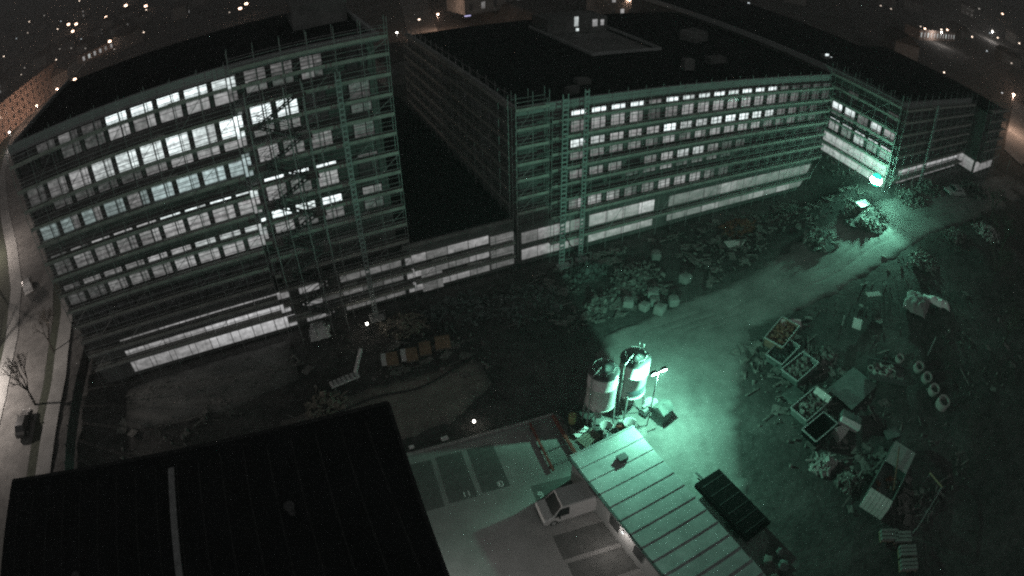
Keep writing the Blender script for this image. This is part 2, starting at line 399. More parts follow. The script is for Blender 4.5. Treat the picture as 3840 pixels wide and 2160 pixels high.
ribbon('street', [((140, 41), (136, 34)), ((156, 46), (160, 38)), ((176, 52), (182, 43)), ((215, 64), (222, 54))], M['paving'], 0.04, 4, 6)

# ------------------------------------------------------------------ buildings
def rotz_local(axisname): return 0.0 if axisname == 'x' else -pi / 2
_fr = {}
def frame_mesh(wa, wb, h, bars):
    key = (wa, wb, round(h, 2), bars)
    if key in _fr: return _fr[key]
    mb = MB(); W = wa + wb + 0.14; t = 0.07; d = 0.12
    mb.box((W / 2, 0, t / 2), (W, d, t)); mb.box((W / 2, 0, h - t / 2), (W, d, t))
    mb.box((t / 2, 0, h / 2), (t, d - .01, h - 2 * t)); mb.box((W - t / 2, 0, h / 2), (t, d - .01, h - 2 * t))
    mb.box((wa + 0.07, 0, h / 2), (0.10, d - .01, h - 2 * t))
    for k in range(bars):
        z = h * (k + 1) / (bars + 1)
        mb.box((W / 2, 0, z), (W - 2 * t, d * 0.5, 0.035))
    _fr[key] = mb.mesh('window'); return _fr[key]
_pn = {}
def pane_mesh(wd, h):
    key = (round(wd, 2), round(h, 2))
    if key not in _pn: _pn[key] = MB().box((wd / 2, 0, h / 2), (wd, 0.02, h)).mesh('pane')
    return _pn[key]
def window(parent, o, u, z0, z1, plane, ax, wa, wb, ups, los, split, bars=2):
    """one window: frame with mullion and glazing bars, a wide and a narrow light each cut at the transom"""
    def P(du, dn, z):
        return (u + du - o[0], plane + dn - o[1], z - o[2]) if ax == 'x' else (plane + dn - o[0], u - du - o[1], z - o[2])
    rz = rotz_local(ax); h = z1 - z0
    fr = put('window', frame_mesh(wa, wb, h, bars), M['frame'], parent, P(0, -0.02, z0), (0, 0, rz))
    zs = [(z0 + 0.05, z1 - 0.05, ups)] if split is None else [(z0 + 0.05, split, los), (split + 0.05, z1 - 0.05, ups)]
    for a, b, mm in zs:
        for (x0, wd, key) in ((0.05, wa, mm[0]), (wa + 0.10, wb, mm[1])):
            put('pane', pane_mesh(wd, b - a), PANE[key], fr, (x0, 0.02, a - z0))
    return fr

def bldg(name, label, o): return thing(name, label, 'building', o)

_sb = MB().box((0, 0, 0), (1.7, .45, .16)).mesh('stored_board')
def scaffold(name, label, o, ax, u0, u1, plane, levels, ztop, bay=2.5, depth=1.12, braces=3, plank='plank', rails=True, group='facade scaffolds', zfun=None):
    """standing scaffold along a facade: every standard, deck, toe board, rail and brace its own part"""
    t = thing(name, label, 'scaffold', o, 0, group)
    rz = rotz_local(ax); n = max(1, int(round((u1 - u0) / bay))); b = (u1 - u0) / n
    def P(u, dn, z): return (u - o[0], plane + dn - o[1], z - o[2]) if ax == 'x' else (plane + dn - o[0], u - o[1], z - o[2])
    zb = o[2]
    pole = MB().tube((0, 0, 0), (0, 0, ztop - zb), 0.035, 5).mesh('standard')
    dk = MB().box((0, 0, 0), (b - 0.03, depth, 0.06)).mesh('deck')
    for i in range(n + 1):
        for dn in (0.0, depth): put('standard', pole, M['steel'], t, P(u0 + i * b, dn, zb))
    run = u1 - u0
    rail = MB().tube((-run / 2, 0, 0), (run / 2, 0, 0), 0.03, 5).mesh('guard_rail')
    toe = MB().box((0, 0, 0), (run, 0.04, 0.32)).mesh('toe_board')
    um = (u0 + u1) / 2
    for z in levels:
        for i in range(n): put('deck', dk, M[plank], t, P(u0 + (i + 0.5) * b, depth / 2, z + random.uniform(-.012, .012)), (0, 0, rz))
        put('toe_board', toe, M['toe'], t, P(um, -0.05, z + 0.15), (0, 0, rz))
        if rails:
            for dz, dn in ((0.55, -.06), (1.02, -.06), (-.08, -.04), (1.0, depth + .04)): put('guard_rail' if dz > 0 else 'ledger', rail, M['steel'], t, P(um, dn, z + dz + random.uniform(-.03, .03)), (random.uniform(-.0006, .0006), random.uniform(-.0008, .0008), rz))
            for _ in range(max(1, n // 6)):
                g_ = put('stored_board', _sb, M['toe'], t, P(random.uniform(u0 + 1, u1 - 1), depth * .5, z + .12), (0, 0, rz + random.uniform(-.08, .08)))
    mbs = {}
    for k, z in enumerate(levels[:-1]):
        dz = levels[k + 1] - z
        for i in range((k * 2) % braces, n, braces):
            key = round(dz, 2)
            if key not in mbs: mbs[key] = MB().tube((-b / 2, 0, 0), (b / 2, 0, dz), 0.03, 5).mesh('brace')
            put('brace', mbs[key], M['steel'], t, P(u0 + (i + 0.5) * b, -0.1, z), (0, 0, rz))
    return t

rnd = random.Random(5)
# ---- left block (A)
oA = Vector((-7.5, 66, 0))
A = bldg('office_building', 'tall left block under construction with five rows of lit windows behind scaffolding', oA)
def L3(o, a, b): return [a[i] - o[i] for i in range(3)], [b[i] - o[i] for i in range(3)]
def boxp(parent, o, name, a, b, m): return put(name, MB().span(*L3(o, a, b)), M[m] if isinstance(m, str) else m, parent)
boxp(A, oA, 'wall', (-26.5, 54.62, 0), (-2.9, 80, 29.2), 'facade')
boxp(A, oA, 'wall', (-2.9, 56.35, 0), (11.2, 80, 29.2), 'facade')
boxp(A, oA, 'roof', (-26.6, 54.5, 29.2), (11.3, 80.1, 29.45), 'bitumen')
boxp(A, oA, 'parapet', (-26.7, 54.3, 29.05), (11.4, 54.65, 30.05), 'parapet')
boxp(A, oA, 'parapet', (11.05, 54.66, 29.2), (11.4, 80, 29.9), 'parapet')
boxp(A, oA, 'parapet', (-26.7, 54.66, 29.2), (-26.35, 80, 29.9), 'parapet')
rowz = 0
ROWS_A = [(26.45, 28.95, 27.72), (21.85, 25.1, 22.75), (18.75, 21.25, 20.75), (14.72, 17.4, 16.5), (11.05, 13.68, 12.25)]
baysA = [-26.18 + 2.714 * i for i in range(9)]
# brightness per row, left to right: (upper, lower)
LITA = [
    ['x x', 'd0 x', 'd1 d0', 'd0 d0', 'b3 d2', 'b3 d2', 'b3 d2', 'b3 d2', 'b2 d2'],
    ['d0 x', 'd1 d0', 'd2 d0', 'b1 d0', 'b2 d0', 'b2 d1', 'b3 d2', 'b2 d2', 'b3 d2'],
    ['c1 c1', 'c1 c1', 'c1 c1', 'c1 c1', 'c1 c1', 'c2 c2', 'c2 c2', 'c2 c2', 'c2 c2'],
    ['d0 d0', 'd1 d1', 'd2 d1', 'd2 d1', 'd2 d2', 'b2 d2', 'b2 d2', 'b3 d2', 'b2 d2'],
    ['d0 d0', 'd1 d0', 'd1 d1', 'd1 d1', 'd2 d1', 'd2 d2', 'b1 d2', 'b1 d2', 'b1 d2'],
]
DOWN = {'b3': 'b2', 'b2': 'b1', 'b1': 'd2', 'd2': 'd1', 'd1': 'd0', 'd0': 'd0', 'x': 'x', 'c2': 'c1', 'c1': 'd1'}
def vary(k, p=0.12): return DOWN[k] if rnd.random() < p else k
for r, (z0, z1, sp) in enumerate(ROWS_A):
    for i, u in enumerate(baysA):
        up, lo = LITA[r][i].split()
        window(A, oA, u, z0, z1, 54.5, 'x', 1.36, 0.82, (up, vary(up)), (vary(lo, .08), vary(lo)), sp, 2 if r != 2 else 1)
    # piers between the bays and the spandrel above
    ph = MB().box((0, 0, 0), (0.36, 0.24, z1 - z0)).mesh('pier')
    for i in range(10): put('pier', ph, M['facade'], A, (baysA[0] - 0.19 + 2.714 * i - oA.x, 54.5 - oA.y, (z0 + z1) / 2))
    top = ROWS_A[r - 1][0] if r else 29.05
    boxp(A, oA, 'spandrel', (-26.5, 54.38, z1 + 0.002), (-2.9, 54.62, top - 0.002), 'facade')
boxp(A, oA, 'spandrel', (-26.5, 54.38, 5.2), (-2.9, 54.62, 11.04), 'facade')
# unlit openings of the storey below
for u in baysA: window(A, oA, u, 7.2, 9.8, 54.36, 'x', 1.36, 0.82, ('x', 'x'), ('x', 'x'), None, 1)
# recessed right part
for r, (z0, z1, sp) in enumerate(ROWS_A):
    for i, u in enumerate((-1.42, 1.16, 4.0, 8.3)):
        tab = [['d1 d1', 'd1 d0', 'd1 d1', 'x x'], ['b3 d1', 'b3 d1', 'x x', 'd0 d0'], ['b1 d2', 'd2 d1', 'd2 d1', 'd0 d0'], ['b3 d2', 'b3 d1', 'b3 d2', 'd0 x'], ['b3 d2', 'b2 d1', 'b3 d1', 'd1 d0']][r][i].split()
        window(A, oA, u, z0 - .1, z1, 56.3, 'x', 1.22, 0.78, (tab[0], vary(tab[0])), (tab[1], vary(tab[1])), sp, 2)
for k in range(5):
    boxp(A, oA, 'small_lamp_window', (-2.55, 56.18, 14.6 + k * 0 - 0.2) if False else (-2.6, 56.2, [28.2, 24.3, 20.4, 16.35, 12.5][k]), (-2.15, 56.33, [28.7, 24.8, 20.9, 16.95, 13.1][k]), PANE[['d0', 'd0', 'd0', 'b3', 'b3'][k]])
# sheet panels along the plinth, their light put in as emission
def bands(parent, o, u0, u1, plane, rows, keyf, step=3.1, ax='x'):
    n = max(1, int(round((u1 - u0) / step))); b = (u1 - u0) / n
    for (z0, z1) in rows:
        me = MB().box((0, 0, 0), (b - 0.10, 0.05, z1 - z0)).mesh('sheet_panel')
        for i in range(n):
            u = u0 + (i + .5) * b
            loc = (u - o[0], plane - o[1], (z0 + z1) / 2 - o[2]) if ax == 'x' else (plane - o[0], u - o[1], (z0 + z1) / 2 - o[2])
            put('sheet_panel', me, SHEET[keyf(u, z0)], parent, loc, (0, 0, rotz_local(ax)))
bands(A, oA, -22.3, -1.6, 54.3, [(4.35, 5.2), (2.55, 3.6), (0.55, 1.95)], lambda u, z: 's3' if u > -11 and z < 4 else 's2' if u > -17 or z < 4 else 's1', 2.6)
boxp(A, oA, 'plinth', (-26.5, 54.36, 0), (-2.9, 54.62, 5.2), 'facade')
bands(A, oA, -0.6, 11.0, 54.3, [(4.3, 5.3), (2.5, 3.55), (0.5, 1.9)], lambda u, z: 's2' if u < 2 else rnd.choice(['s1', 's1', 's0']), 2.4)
boxp(A, oA, 'plinth', (-2.9, 54.5, 0), (11.2, 56.35, 5.3), 'facade')
# roof plant room and its mast-like frames
boxp(A, oA, 'plant_room', (4.5, 66, 29.4), (10.5, 74, 32.2), 'facade')

decksA = [3.0, 5.0, 7.0, 9.0, 11.0, 13.1, 15.1, 17.15, 19.2, 21.2, 23.2, 25.35, 28.05]
scaffold('facade_scaffold', 'long scaffold with dark decks along the brightly lit left part of the left block', Vector((-15, 53.6, 0)), 'x', -26.6, -3.0, 53.2, decksA, 30.5, 2.62)
scaffold('facade_scaffold', 'green lit scaffold on the right end of the left block', Vector((4.5, 53.6, 0)), 'x', -2.6, 11.9, 53.2, [1.9, 3.9, 5.9, 7.8, 9.8, 11.8, 13.8, 15.8, 17.85, 19.9, 21.9, 23.9, 25.9, 27.9, 29.6], 31.6, 2.4, braces=3)
# stair tower in front of the left block
st = thing('stair_tower', 'scaffold stair tower with zigzag flights before the left block', 'scaffold', (1.0, 52.2, 0))
for x in (-2.6, -0.9, 0.9, 2.6):
    for y in (-0.9, 0.65): put('standard', MB().tube((x, y, 0), (x, y, 27.5), 0.05, 5), M['steel'], st)
fl = MB().beam((-1.9, -.36, 0), (1.9, -.36, 2.0), 0.05, 0.16).beam((-1.9, .36, 0), (1.9, .36, 2.0), 0.05, 0.16)
for k in range(9): fl.box((-1.7 + k * .42, 0, .1 + k * .222), (.22, .68, .03))
for sgn in (-.42, .42): fl.tube((-1.9, sgn, 1.0), (1.9, sgn, 3.0), 0.03, 5); fl.tube((-1.9, sgn, .5), (1.9, sgn, 2.5), 0.025, 5)
fl = fl.mesh('stair_flight')
ld = MB().box((0, 0, 0), (1.2, 1.5, 0.06)).mesh('landing')
for k in range(13):
    put('stair_flight', fl, M['darksteel'], st, (0, -0.1, 0.2 + 2.0 * k), (0, 0, pi if k % 2 else 0))
    put('landing', ld, M['plank'], st, (2.3 if k % 2 == 0 else -2.3, -0.1, 2.2 + 2.0 * k))

# hoist masts: lattice with rungs
def hoist(label, loc, h, wdt=0.6, m='hoist', rung=0.55):
    t = thing('hoist_mast', label, 'hoist', loc, 0, 'material hoist masts')
    for x in (-wdt / 2, wdt / 2): put('mast_rail', MB().beam((x, 0, 0), (x, 0, h), 0.10, 0.10), M[m], t)
    rg = MB().box((0, 0, 0), (wdt, 0.14, 0.20)).mesh('rung')
    for k in range(int(h / rung)): put('rung', rg, M[m], t, (0, 0, 0.3 + k * rung))
    put('base_plate', MB().box((0, 0, 0.1), (wdt + .7, 0.9, 0.2)), M['darksteel'], t)
    cg = put('hoist_cage', MB().span((-.8, -1.1, 0.25), (.8, -.1, 0.35)).beam((-.8, -1.1, .3), (-.8, -1.1, 1.5), .05, .05).beam((.8, -1.1, .3), (.8, -1.1, 1.5), .05, .05).beam((-.8, -1.1, 1.5), (.8, -1.1, 1.5), .05, .05), M['steel'], t)
    return t
hoist('lattice hoist mast at the right end of the left block', (6.9, 52.3, 0), 27.5, 0.42)
hoist('thicker lattice hoist mast near the corner of the middle block', (29.4, 52.2, 0), 21.3, 0.62)
hoist('second slimmer hoist mast of the middle block, just right of the thicker one', (32.0, 52.3, 0), 21.5, 0.46)
hoist('lattice hoist mast in front of the right wing', (86.5, 38.4, 5.5), 15.5, 0.8)

# ---- podium between the blocks
oP = Vector((18, 60, 0))
P_ = bldg('podium_building', 'low dark connecting podium between the left and middle blocks', oP)
boxp(P_, oP, 'wall', (11.25, 54.4, 0), (24.3, 104, 6.2), 'facade')
boxp(P_, oP, 'roof', (11.3, 54.6, 6.2), (24.2, 104, 6.35), 'bitumen')
boxp(P_, oP, 'parapet', (11.25, 54.3, 6.2), (24.3, 54.6, 6.6), 'concrete')
bands(P_, oP, 11.4, 21.2, 54.3, [(4.2, 5.2), (2.35, 3.5), (0.5, 1.7)], lambda u, z: rnd.choice(['s1', 's1', 's2']), 2.4)  # panel emission stands in for the light falling on the pale podium wall
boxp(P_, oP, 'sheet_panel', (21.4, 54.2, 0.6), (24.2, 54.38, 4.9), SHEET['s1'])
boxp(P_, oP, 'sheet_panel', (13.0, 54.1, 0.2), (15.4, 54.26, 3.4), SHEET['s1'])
scaffold('low_scaffold', 'low single run of dark decks along the podium wall', Vector((18, 53.6, 0)), 'x', 12.1, 24.0, 53.3, [2.1, 3.9], 5.2, 2.4, rails=True, group='facade scaffolds')

# ---- middle block (B)
oB = Vector((50, 70, 0))
B = bldg('office_building', 'wide middle block under construction with a flat black roof and rows of lit windows', oB)
boxp(B, oB, 'wall', (25.0, 54.62, 0), (78.0, 96, 19.0), 'facade')
# roof as four slabs round the light well
for a, b in (((25, 54.6), (43.7, 96)), ((55.5, 54.6), (78, 96)), ((43.7, 54.6), (55.5, 70.5)), ((43.7, 90), (55.5, 96))):
    boxp(B, oB, 'roof', (a[0], a[1], 19.0), (b[0], b[1], 19.3), 'bitumen')
boxp(B, oB, 'parapet', (24.7, 54.3, 18.85), (78.0, 54.65, 19.75), 'parapet')
boxp(B, oB, 'parapet', (24.7, 54.66, 18.85), (25.05, 96, 19.75), 'parapet')
boxp(B, oB, 'flank_wall', (24.86, 54.64, 0), (25.0, 96, 18.84), 'flank')
for a, b in (((43.55, 70.3), (43.75, 90)), ((43.76, 70.3), (55.5, 70.5)), ((55.5, 70.3), (55.7, 90))):
    boxp(B, oB, 'well_kerb', (a[0], a[1], 19.31), (b[0], b[1], 19.75), 'parapet')
boxp(B, oB, 'roof_cabin', (44.2, 84.5, 19.05), (55.2, 90, 21.6), 'facade')
for (x, z, wd, h, k) in ((49.3, 20.2, .7, 1.7, 'b1'), (52.8, 20.0, .9, 1.2, 'd2'), (54.2, 20.1, .6, 1.0, 'd2'), (49.5, 19.4, .5, .45, 'b2')):
    put('window', MB().box((0, 0, 0), (wd, .06, h)), PANE[k], B, (x - oB.x, 84.42 - oB.y, z + h / 2))
for (x, y, a, b, c) in ((53, 61, 1.6, 1.0, 1.5), (60, 63, 3.2, 1.2, .9), (33, 57.2, 1.5, .9, .8), (36, 60, 1.8, 1.2, .6), (66, 75, 4, 3, 1.6)):
    put('roof_unit', MB().box((0, 0, c / 2), (a, b, c)), M['facade'], B, (x - oB.x, y - oB.y, 19.3), (0, 0, rnd.uniform(-.3, .3)))
ROWS_B = [(15.72, 18.4, 17.3), (12.2, 14.85, 13.2), (8.6, 11.05, 9.6), (5.55, 7.75, 7.25)]
baysB = [31.34 + 2.606 * i for i in range(18)]
LITB = [
    'b3 d1,b3 d2,b3 d2,b3 d2,d1 d0,b3 d1,b2 d2,b2 d2,b3 d2,b2 d2,b3 d2,b3 d2,b3 d2,d1 d1,d0 d1,d0 d0,d0 d0,d0 d0',
    'b2 d1,b1 d1,d2 d1,d2 d1,d2 d1,b3 d2,b1 d1,b1 d2,b2 d2,b3 d2,b3 d2,b2 d2,b2 d1,d1 d1,d1 d1,d0 d0,d0 d0,x x',
    'd1 x,d1 x,d1 x,x d0,d1 d1,d2 d2,b1 d1,b1 d1,d1 d1,d0 d0,d0 x,x x,x x,x x,x x,x x,x x,x x',
    'b2 d2,b1 d2,b1 d2,b1 d1,b1 d1,b2 d2,b1 d2,b1 d2,d1 d1,d0 d0,x x,x x,x x,x x,x x,x x,x x,x x',
]
for r, (z0, z1, sp) in enumerate(ROWS_B):
    for i, u in enumerate(baysB):
        up, lo = LITB[r].split(',')[i].split()
        window(B, oB, u, z0, z1, 54.5, 'x', 1.14, 0.68, (up, vary(up, .1)), (vary(lo, .1), vary(lo)), sp, 1)
    ph = MB().box((0, 0, 0), (0.62, 0.24, z1 - z0)).mesh('pier')
    for i in range(18): put('pier', ph, M['facade'], B, (baysB[0] - 0.33 + 2.606 * i - oB.x, 54.5 - oB.y, (z0 + z1) / 2))
    top = ROWS_B[r - 1][0] if r else 18.84
    boxp(B, oB, 'spandrel', (25.0, 54.38, z1 + 0.002), (78.0, 54.62, top - 0.002), 'facade')
boxp(B, oB, 'plinth', (25.0, 54.38, 0), (78, 54.62, 5.54), 'facade')
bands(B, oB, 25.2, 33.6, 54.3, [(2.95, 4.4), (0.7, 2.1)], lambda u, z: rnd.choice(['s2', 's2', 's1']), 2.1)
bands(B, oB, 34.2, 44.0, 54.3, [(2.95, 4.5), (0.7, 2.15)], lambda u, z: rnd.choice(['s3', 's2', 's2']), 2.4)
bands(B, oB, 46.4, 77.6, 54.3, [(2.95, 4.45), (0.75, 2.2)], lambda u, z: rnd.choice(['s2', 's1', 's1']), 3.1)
# openings in the left flank
for (z0, z1) in ((15.7, 17.4), (12.2, 13.8), (8.6, 10.2)):
    for k in range(15):
        if rnd.random() < .75: put('window', MB().box((0, 0, 0), (0.08, rnd.choice((.9, 1.3, 1.6)), z1 - z0)), PANE['x'], B, (24.84 - oB.x, 57 + k * 2.6 + rnd.uniform(-.4, .4) - oB.y, (z0 + z1) / 2))
decksB = [1.9, 3.7, 6.0, 8.0, 10.0, 12.0, 13.95, 15.8, 17.8, 19.7]
scaffold('facade_scaffold', 'long scaffold with green edged decks across the front of the middle block', Vector((51, 53.6, 0)), 'x', 28.4, 77.0, 53.2, [2.6] + decksB[2:-1], 20.3, 2.56)
scaffold('corner_scaffold', 'narrow green scaffold tower at the front left corner of the middle block', Vector((26, 53.6, 5.5)), 'x', 24.2, 28.0, 53.1, [7.7, 9.6, 11.7, 13.6, 15.6, 17.6, 19.8], 21.8, 1.9, 1.1, braces=2)
put('dust_net', MB().box((0, 0, 0), (2.2, .03, 12.5)), M['net'], [o for o in C.objects if o.name == 'corner_scaffold'][0], (0.1, .75, 7.2))
scaffold('flank_scaffold', 'dim scaffold running back along the left flank of the middle block', Vector((24.3, 70, 5.5)), 'y', 54.6, 96, 24.0, [8.0, 10.0, 12.0, 13.95, 15.8, 17.8, 19.7], 21.2, 2.6, 0.8)

# ---- right wing (C), standing towards the viewer
oC = Vector((92, 55, 6))
Cb = bldg('office_building', 'right wing standing towards the viewer with lit windows above the green floodlight', oC)
boxp(Cb, oC, 'wall', (78.02, 40.6, 0), (106, 110, 20.0), 'facade')
boxp(Cb, oC, 'roof', (78.0, 40.5, 20.0), (106.1, 110, 20.25), 'bitumen')
boxp(Cb, oC, 'parapet', (77.7, 40.3, 19.9), (78.0, 110, 20.8), 'parapet')
boxp(Cb, oC, 'parapet', (78.0, 40.3, 19.9), (106.2, 40.6, 20.8), 'parapet')
put('roof_hatch', MB().box((0, 0, .3), (1.6, 1.0, .6)), M['concrete'], Cb, (83.9 - oC.x, 60.8 - oC.y, 20.25 - oC.z))
put('hatch_light', MB().box((0, 0, 0), (.9, .06, .35)).box((.9, .3, -.5), (2.2, .1, .05)), PANE['b3'], Cb, (83.5 - oC.x, 60.2 - oC.y, 21.0 - oC.z))
ROWS_C = [(13.6, 15.75, 14.6), (11.0, 13.0, 12.2), (16.6, 18.6, 17.5)]
TC = [['b3 d1', 'b2 d1', 'd1 d1', 'b2 d1', 'd2 d0'], ['b3 d2', 'b2 d1', 'b3 b1', 'b3 d1', 'b3 d1'], ['x x', 'd0 x', 'x x', 'x x', 'd0 x']]
for r, (z0, z1, sp) in enumerate(ROWS_C):
    for i in range(5):
        up, lo = TC[r][i].split()
        window(Cb, oC, 53.6 - i * 2.65, z0, z1, 77.93, 'y', 1.25, 0.72, (up, vary(up)), (lo, vary(lo)), sp, 1)
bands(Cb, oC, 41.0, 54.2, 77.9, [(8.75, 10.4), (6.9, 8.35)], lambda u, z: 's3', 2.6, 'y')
for (z0, z1) in ((16.6, 18.6), (12.8, 15.0), (10.2, 12.0)):
    for k in range(9): put('window', MB().box((0, 0, 0), (1.8, 0.06, z1 - z0)), PANE['x'], Cb, (80 + k * 2.8 - oC.x, 40.55 - oC.y, (z0 + z1) / 2 - oC.z))
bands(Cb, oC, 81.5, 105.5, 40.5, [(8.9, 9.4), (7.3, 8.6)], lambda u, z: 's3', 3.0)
scaffold('flank_scaffold', 'scaffold lit green along the inner flank of the right wing', Vector((77, 47, 6.4)), 'y', 40.2, 54.0, 76.9, [8.55, 10.7, 12.7, 14.3, 16.1, 18.1, 20.0], 22, 2.3)
scaffold('facade_scaffold', 'dim green scaffold in front of the right wing', Vector((92, 39.5, 6.0)), 'x', 76.9, 106, 39.2, [8.65, 10.7, 12.7, 14.3, 16.1, 18.1, 20.0], 22.2, 2.6)
oD = Vector((113, 50, 6))
Db = bldg('office_building', 'dark block at the far right beyond the right wing, pale sheets at its foot', oD)
boxp(Db, oD, 'wall', (108.5, 37.2, 0), (120, 70, 19.5), 'facade')
boxp(Db, oD, 'roof', (108.4, 37.1, 19.5), (120.1, 70, 19.8), 'bitumen')
bands(Db, oD, 37.5, 44.5, 108.42, [(7.2, 9.5)], lambda u, z: 's2', 2.4, 'y')
bands(Db, oD, 108.7, 119.5, 37.12, [(7.2, 9.3)], lambda u, z: 's2', 2.7)
for z in (10.4, 13, 15.6): 
    for k in range(4): put('window', MB().box((0, 0, 0), (1.6, 0.06, 1.6)), PANE['x'], Db, (110 + k * 2.7 - oD.x, 37.17 - oD.y, z + .8 - oD.z))
scaffold('corner_scaffold', 'scaffold at the far right block with faint green decks', Vector((114, 36.4, 6.2)), 'x', 108.2, 120, 36.0, [9.8, 12, 14, 16, 18, 20], 22, 2.4)

# ---- near flat roof below the camera
oN = Vector((-9, 10, 0))
N = bldg('flat_roof_building', 'black flat roof in the lower left corner just below the viewer', oN)
NP = [(-19.3, 20.35), (2.2, 18.85), (1.0, 1.0), (-20.6, 2.2)]
put('wall', MB().prism([(x - oN.x, y - oN.y) for x, y in NP], 0, 21.7), M['facade'], N)
put('roof', MB().prism([((x + 9) * 1.006, (y - 10) * 1.006) for x, y in NP], 21.7, 22.0), M['bitumen'], N)
for k in range(18):
    x = -18.6 + k * 1.15
    put('roof_seam', MB().beam((x + 9, 19.6 - (x + 19) * .07 - 10, 22.008), (x + 8.7, 3 - 10, 22.008), 0.09, 0.02), M['seam'], N)
for (x, y) in ((-14, 13.5), (-3.2, 14.6), (-1.2, 9.5)):
    put('roof_vent', MB().tube((x + 9, y - 10, 22), (x + 9, y - 10, 22.45), .16, 12).tube((x + 9, y - 10, 22.45), (x + 9, y - 10, 22.52), .24, 12), M['darksteel'], N)
put('edge_flashing', MB().beam((-19.3 + 9, 20.38 - 10, 22.03), (2.2 + 9, 18.88 - 10, 22.03), 0.16, 0.08), M['seam'], N)
put('edge_flashing', MB().beam((2.2 + 9, 18.7 - 10, 22.03), (1.0 + 9, 1.0 - 10, 22.03), 0.16, 0.08), M['seam'], N)
wl = put('wall_lamp', MB().box((2.3 + 9, 16.5 - 10, 6.3), (.3, .4, .2)), M['steel'], N)  # added unseen lamp, assumed from the pale light on the parking lot
put('lamp_glass', MB().box((2.36 + 9, 16.5 - 10, 6.18), (.3, .36, .05)), PANE['b3'], wl)
lamp('wall_light', 'POINT', N, (2.9 + 9, 16.6 - 10, 5.9), 600, (1, .98, .96), .15)  # added light that whitens the green cast on the parking lot
put('roof_flashing', MB().beam((-8.52 + 9, 18.6 - 10, 22.06), (-8.9 + 9, 4 - 10, 22.06), 0.32, 0.10), M['steel'], N)

# ------------------------------------------------------------------ silos, flood lights, hall
def silo(label, loc, m_lo, swoosh):
    t = thing('mortar_silo', label, 'silo', loc, 0, 'mortar silos')
    r = 1.27
    put('tank', MB().lathe([(r, 2.9), (r, 5.2), (r + .03, 5.21), (r + .03, 5.3), (r, 5.31), (r, 6.5)], 32).mesh('tank', True), M['silo'], t)
    put('dome', MB().lathe([(r, 6.5), (r + .05, 6.52), (r + .05, 6.6), (r * .93, 6.72), (r * .6, 6.85), (.3, 6.9), (.3, 6.98), (0.001, 7.0)], 32).mesh('dome', True), M['silotop'], t)
    put('cone', MB().lathe([(r + .03, 2.78), (r + .03, 2.9), (r, 2.9), (0.34, 1.25), (0.34, 0.95), (0.01, 0.95)], 32).mesh('cone', True), M['silo'], t)
    for k in range(4):
        a = pi / 4 + k * pi / 2; p = (cos(a) * r, sin(a) * r)
        put('leg', MB().beam((p[0], p[1], 3.1), (p[0] * 1.12, p[1] * 1.12, 0.0), 0.12, 0.12), M['steel'], t)
        b = a + pi / 2; q = (cos(b) * r * 1.08, sin(b) * r * 1.08)
        put('brace', MB().beam((p[0], p[1], 2.6), (q[0], q[1], 0.5), 0.05, 0.05), M['steel'], t)
    put('fill_pipe', MB().tube((-r - .1, -.4, 1.0), (-r - .1, -.4, 6.7), 0.06, 8).tube((-r - .1, -.4, 6.7), (-.4, -.1, 7.25), 0.06, 8), M['steel'], t)
    rail = MB()
    for k in range(10):
        a0, a1 = 2 * pi * k / 10, 2 * pi * (k + 1) / 10
        rail.tube((cos(a0) * .95, sin(a0) * .95, 6.75), (cos(a0) * .95, sin(a0) * .95, 7.05), .02, 4).tube((cos(a0) * .95, sin(a0) * .95, 7.05), (cos(a1) * .95, sin(a1) * .95, 7.05), .02, 4)
    put('top_rail', rail, M['steel'], t)
    lad = MB()
    for sgn in (-.2, .2): lad.tube((sgn, -r - .18, .6), (sgn, -r - .18, 7.1), .025, 5)
    for k in range(20): lad.tube((-.2, -r - .18, .9 + k * .3), (.2, -r - .18, .9 + k * .3), .018, 4)
    put('ladder', lad, M['steel'], t, (0, 0, 0), (0, 0, 2.2))
    if swoosh:
        mb = MB(); n = 22
        for j, (z0, amp, th) in enumerate(((3.55, .5, .26), (3.2, .35, .14))):
            for i in range(n):
                for q in (0, 1): pass
                a0 = -2.6 + 1.9 * i / n; a1 = -2.6 + 1.9 * (i + 1) / n
                def zz(a): u = (a + 2.6) / 1.9; return z0 + amp * u * u, th * sin(pi * min(1, max(0.02, u)))
                (za, ta), (zb, tb) = zz(a0), zz(a1); R = r + .008
                mb.add([(R * cos(a0), R * sin(a0), za - ta), (R * cos(a1), R * sin(a1), zb - tb), (R * cos(a1), R * sin(a1), zb + tb), (R * cos(a0), R * sin(a0), za + ta)], [(0, 1, 2, 3)])
        put('swoosh_mark', mb, M['logo'], t)
    return t
silo('left mortar silo, mostly in shade with one bright green edge', (20.95, 29.4, 0), 'silo', False)
silo('right mortar silo glaring green white beside the lamp, dark swoosh on its side', (24.1, 29.45, 0), 'silo', True)

EM = bpy.data.materials.new('lamp_glow'); EM.use_nodes = True
_p = EM.node_tree.nodes['Principled BSDF']; _p.inputs['Emission Color'].default_value = (0.55, 1.0, 0.86, 1); _p.inputs['Emission Strength'].default_value = 30
fm = thing('floodlight_mast', 'mast with two glaring green floodlights right of the silos', 'lamp', (24.6, 26.85, 0))
put('pole', MB().tube((0, 0, 0), (0, 0, 7.1), .06, 8), M['steel'], fm)
put('foot', MB().box((0, 0, .12), (1.2, 1.2, .24)), M['concrete'], fm)
put('cross_bar', MB().tube((-.55, 0, 7.0), (.55, 0, 7.0), .04, 6), M['steel'], fm)
for x in (-.5, .5):
    h = put('lamp_head', MB().box((x, .02, 7.12), (.46, .3, .34), (radians(30), 0, 0)), M['darksteel'], fm)
    put('lens', MB().box((x, -.14, 7.07), (.40, .08, .28), (radians(30), 0, 0)), EM, h)
lamp('flood_beam', 'POINT', fm, (0.40, -0.02, 6.62), 7200, GREEN, 0.12)

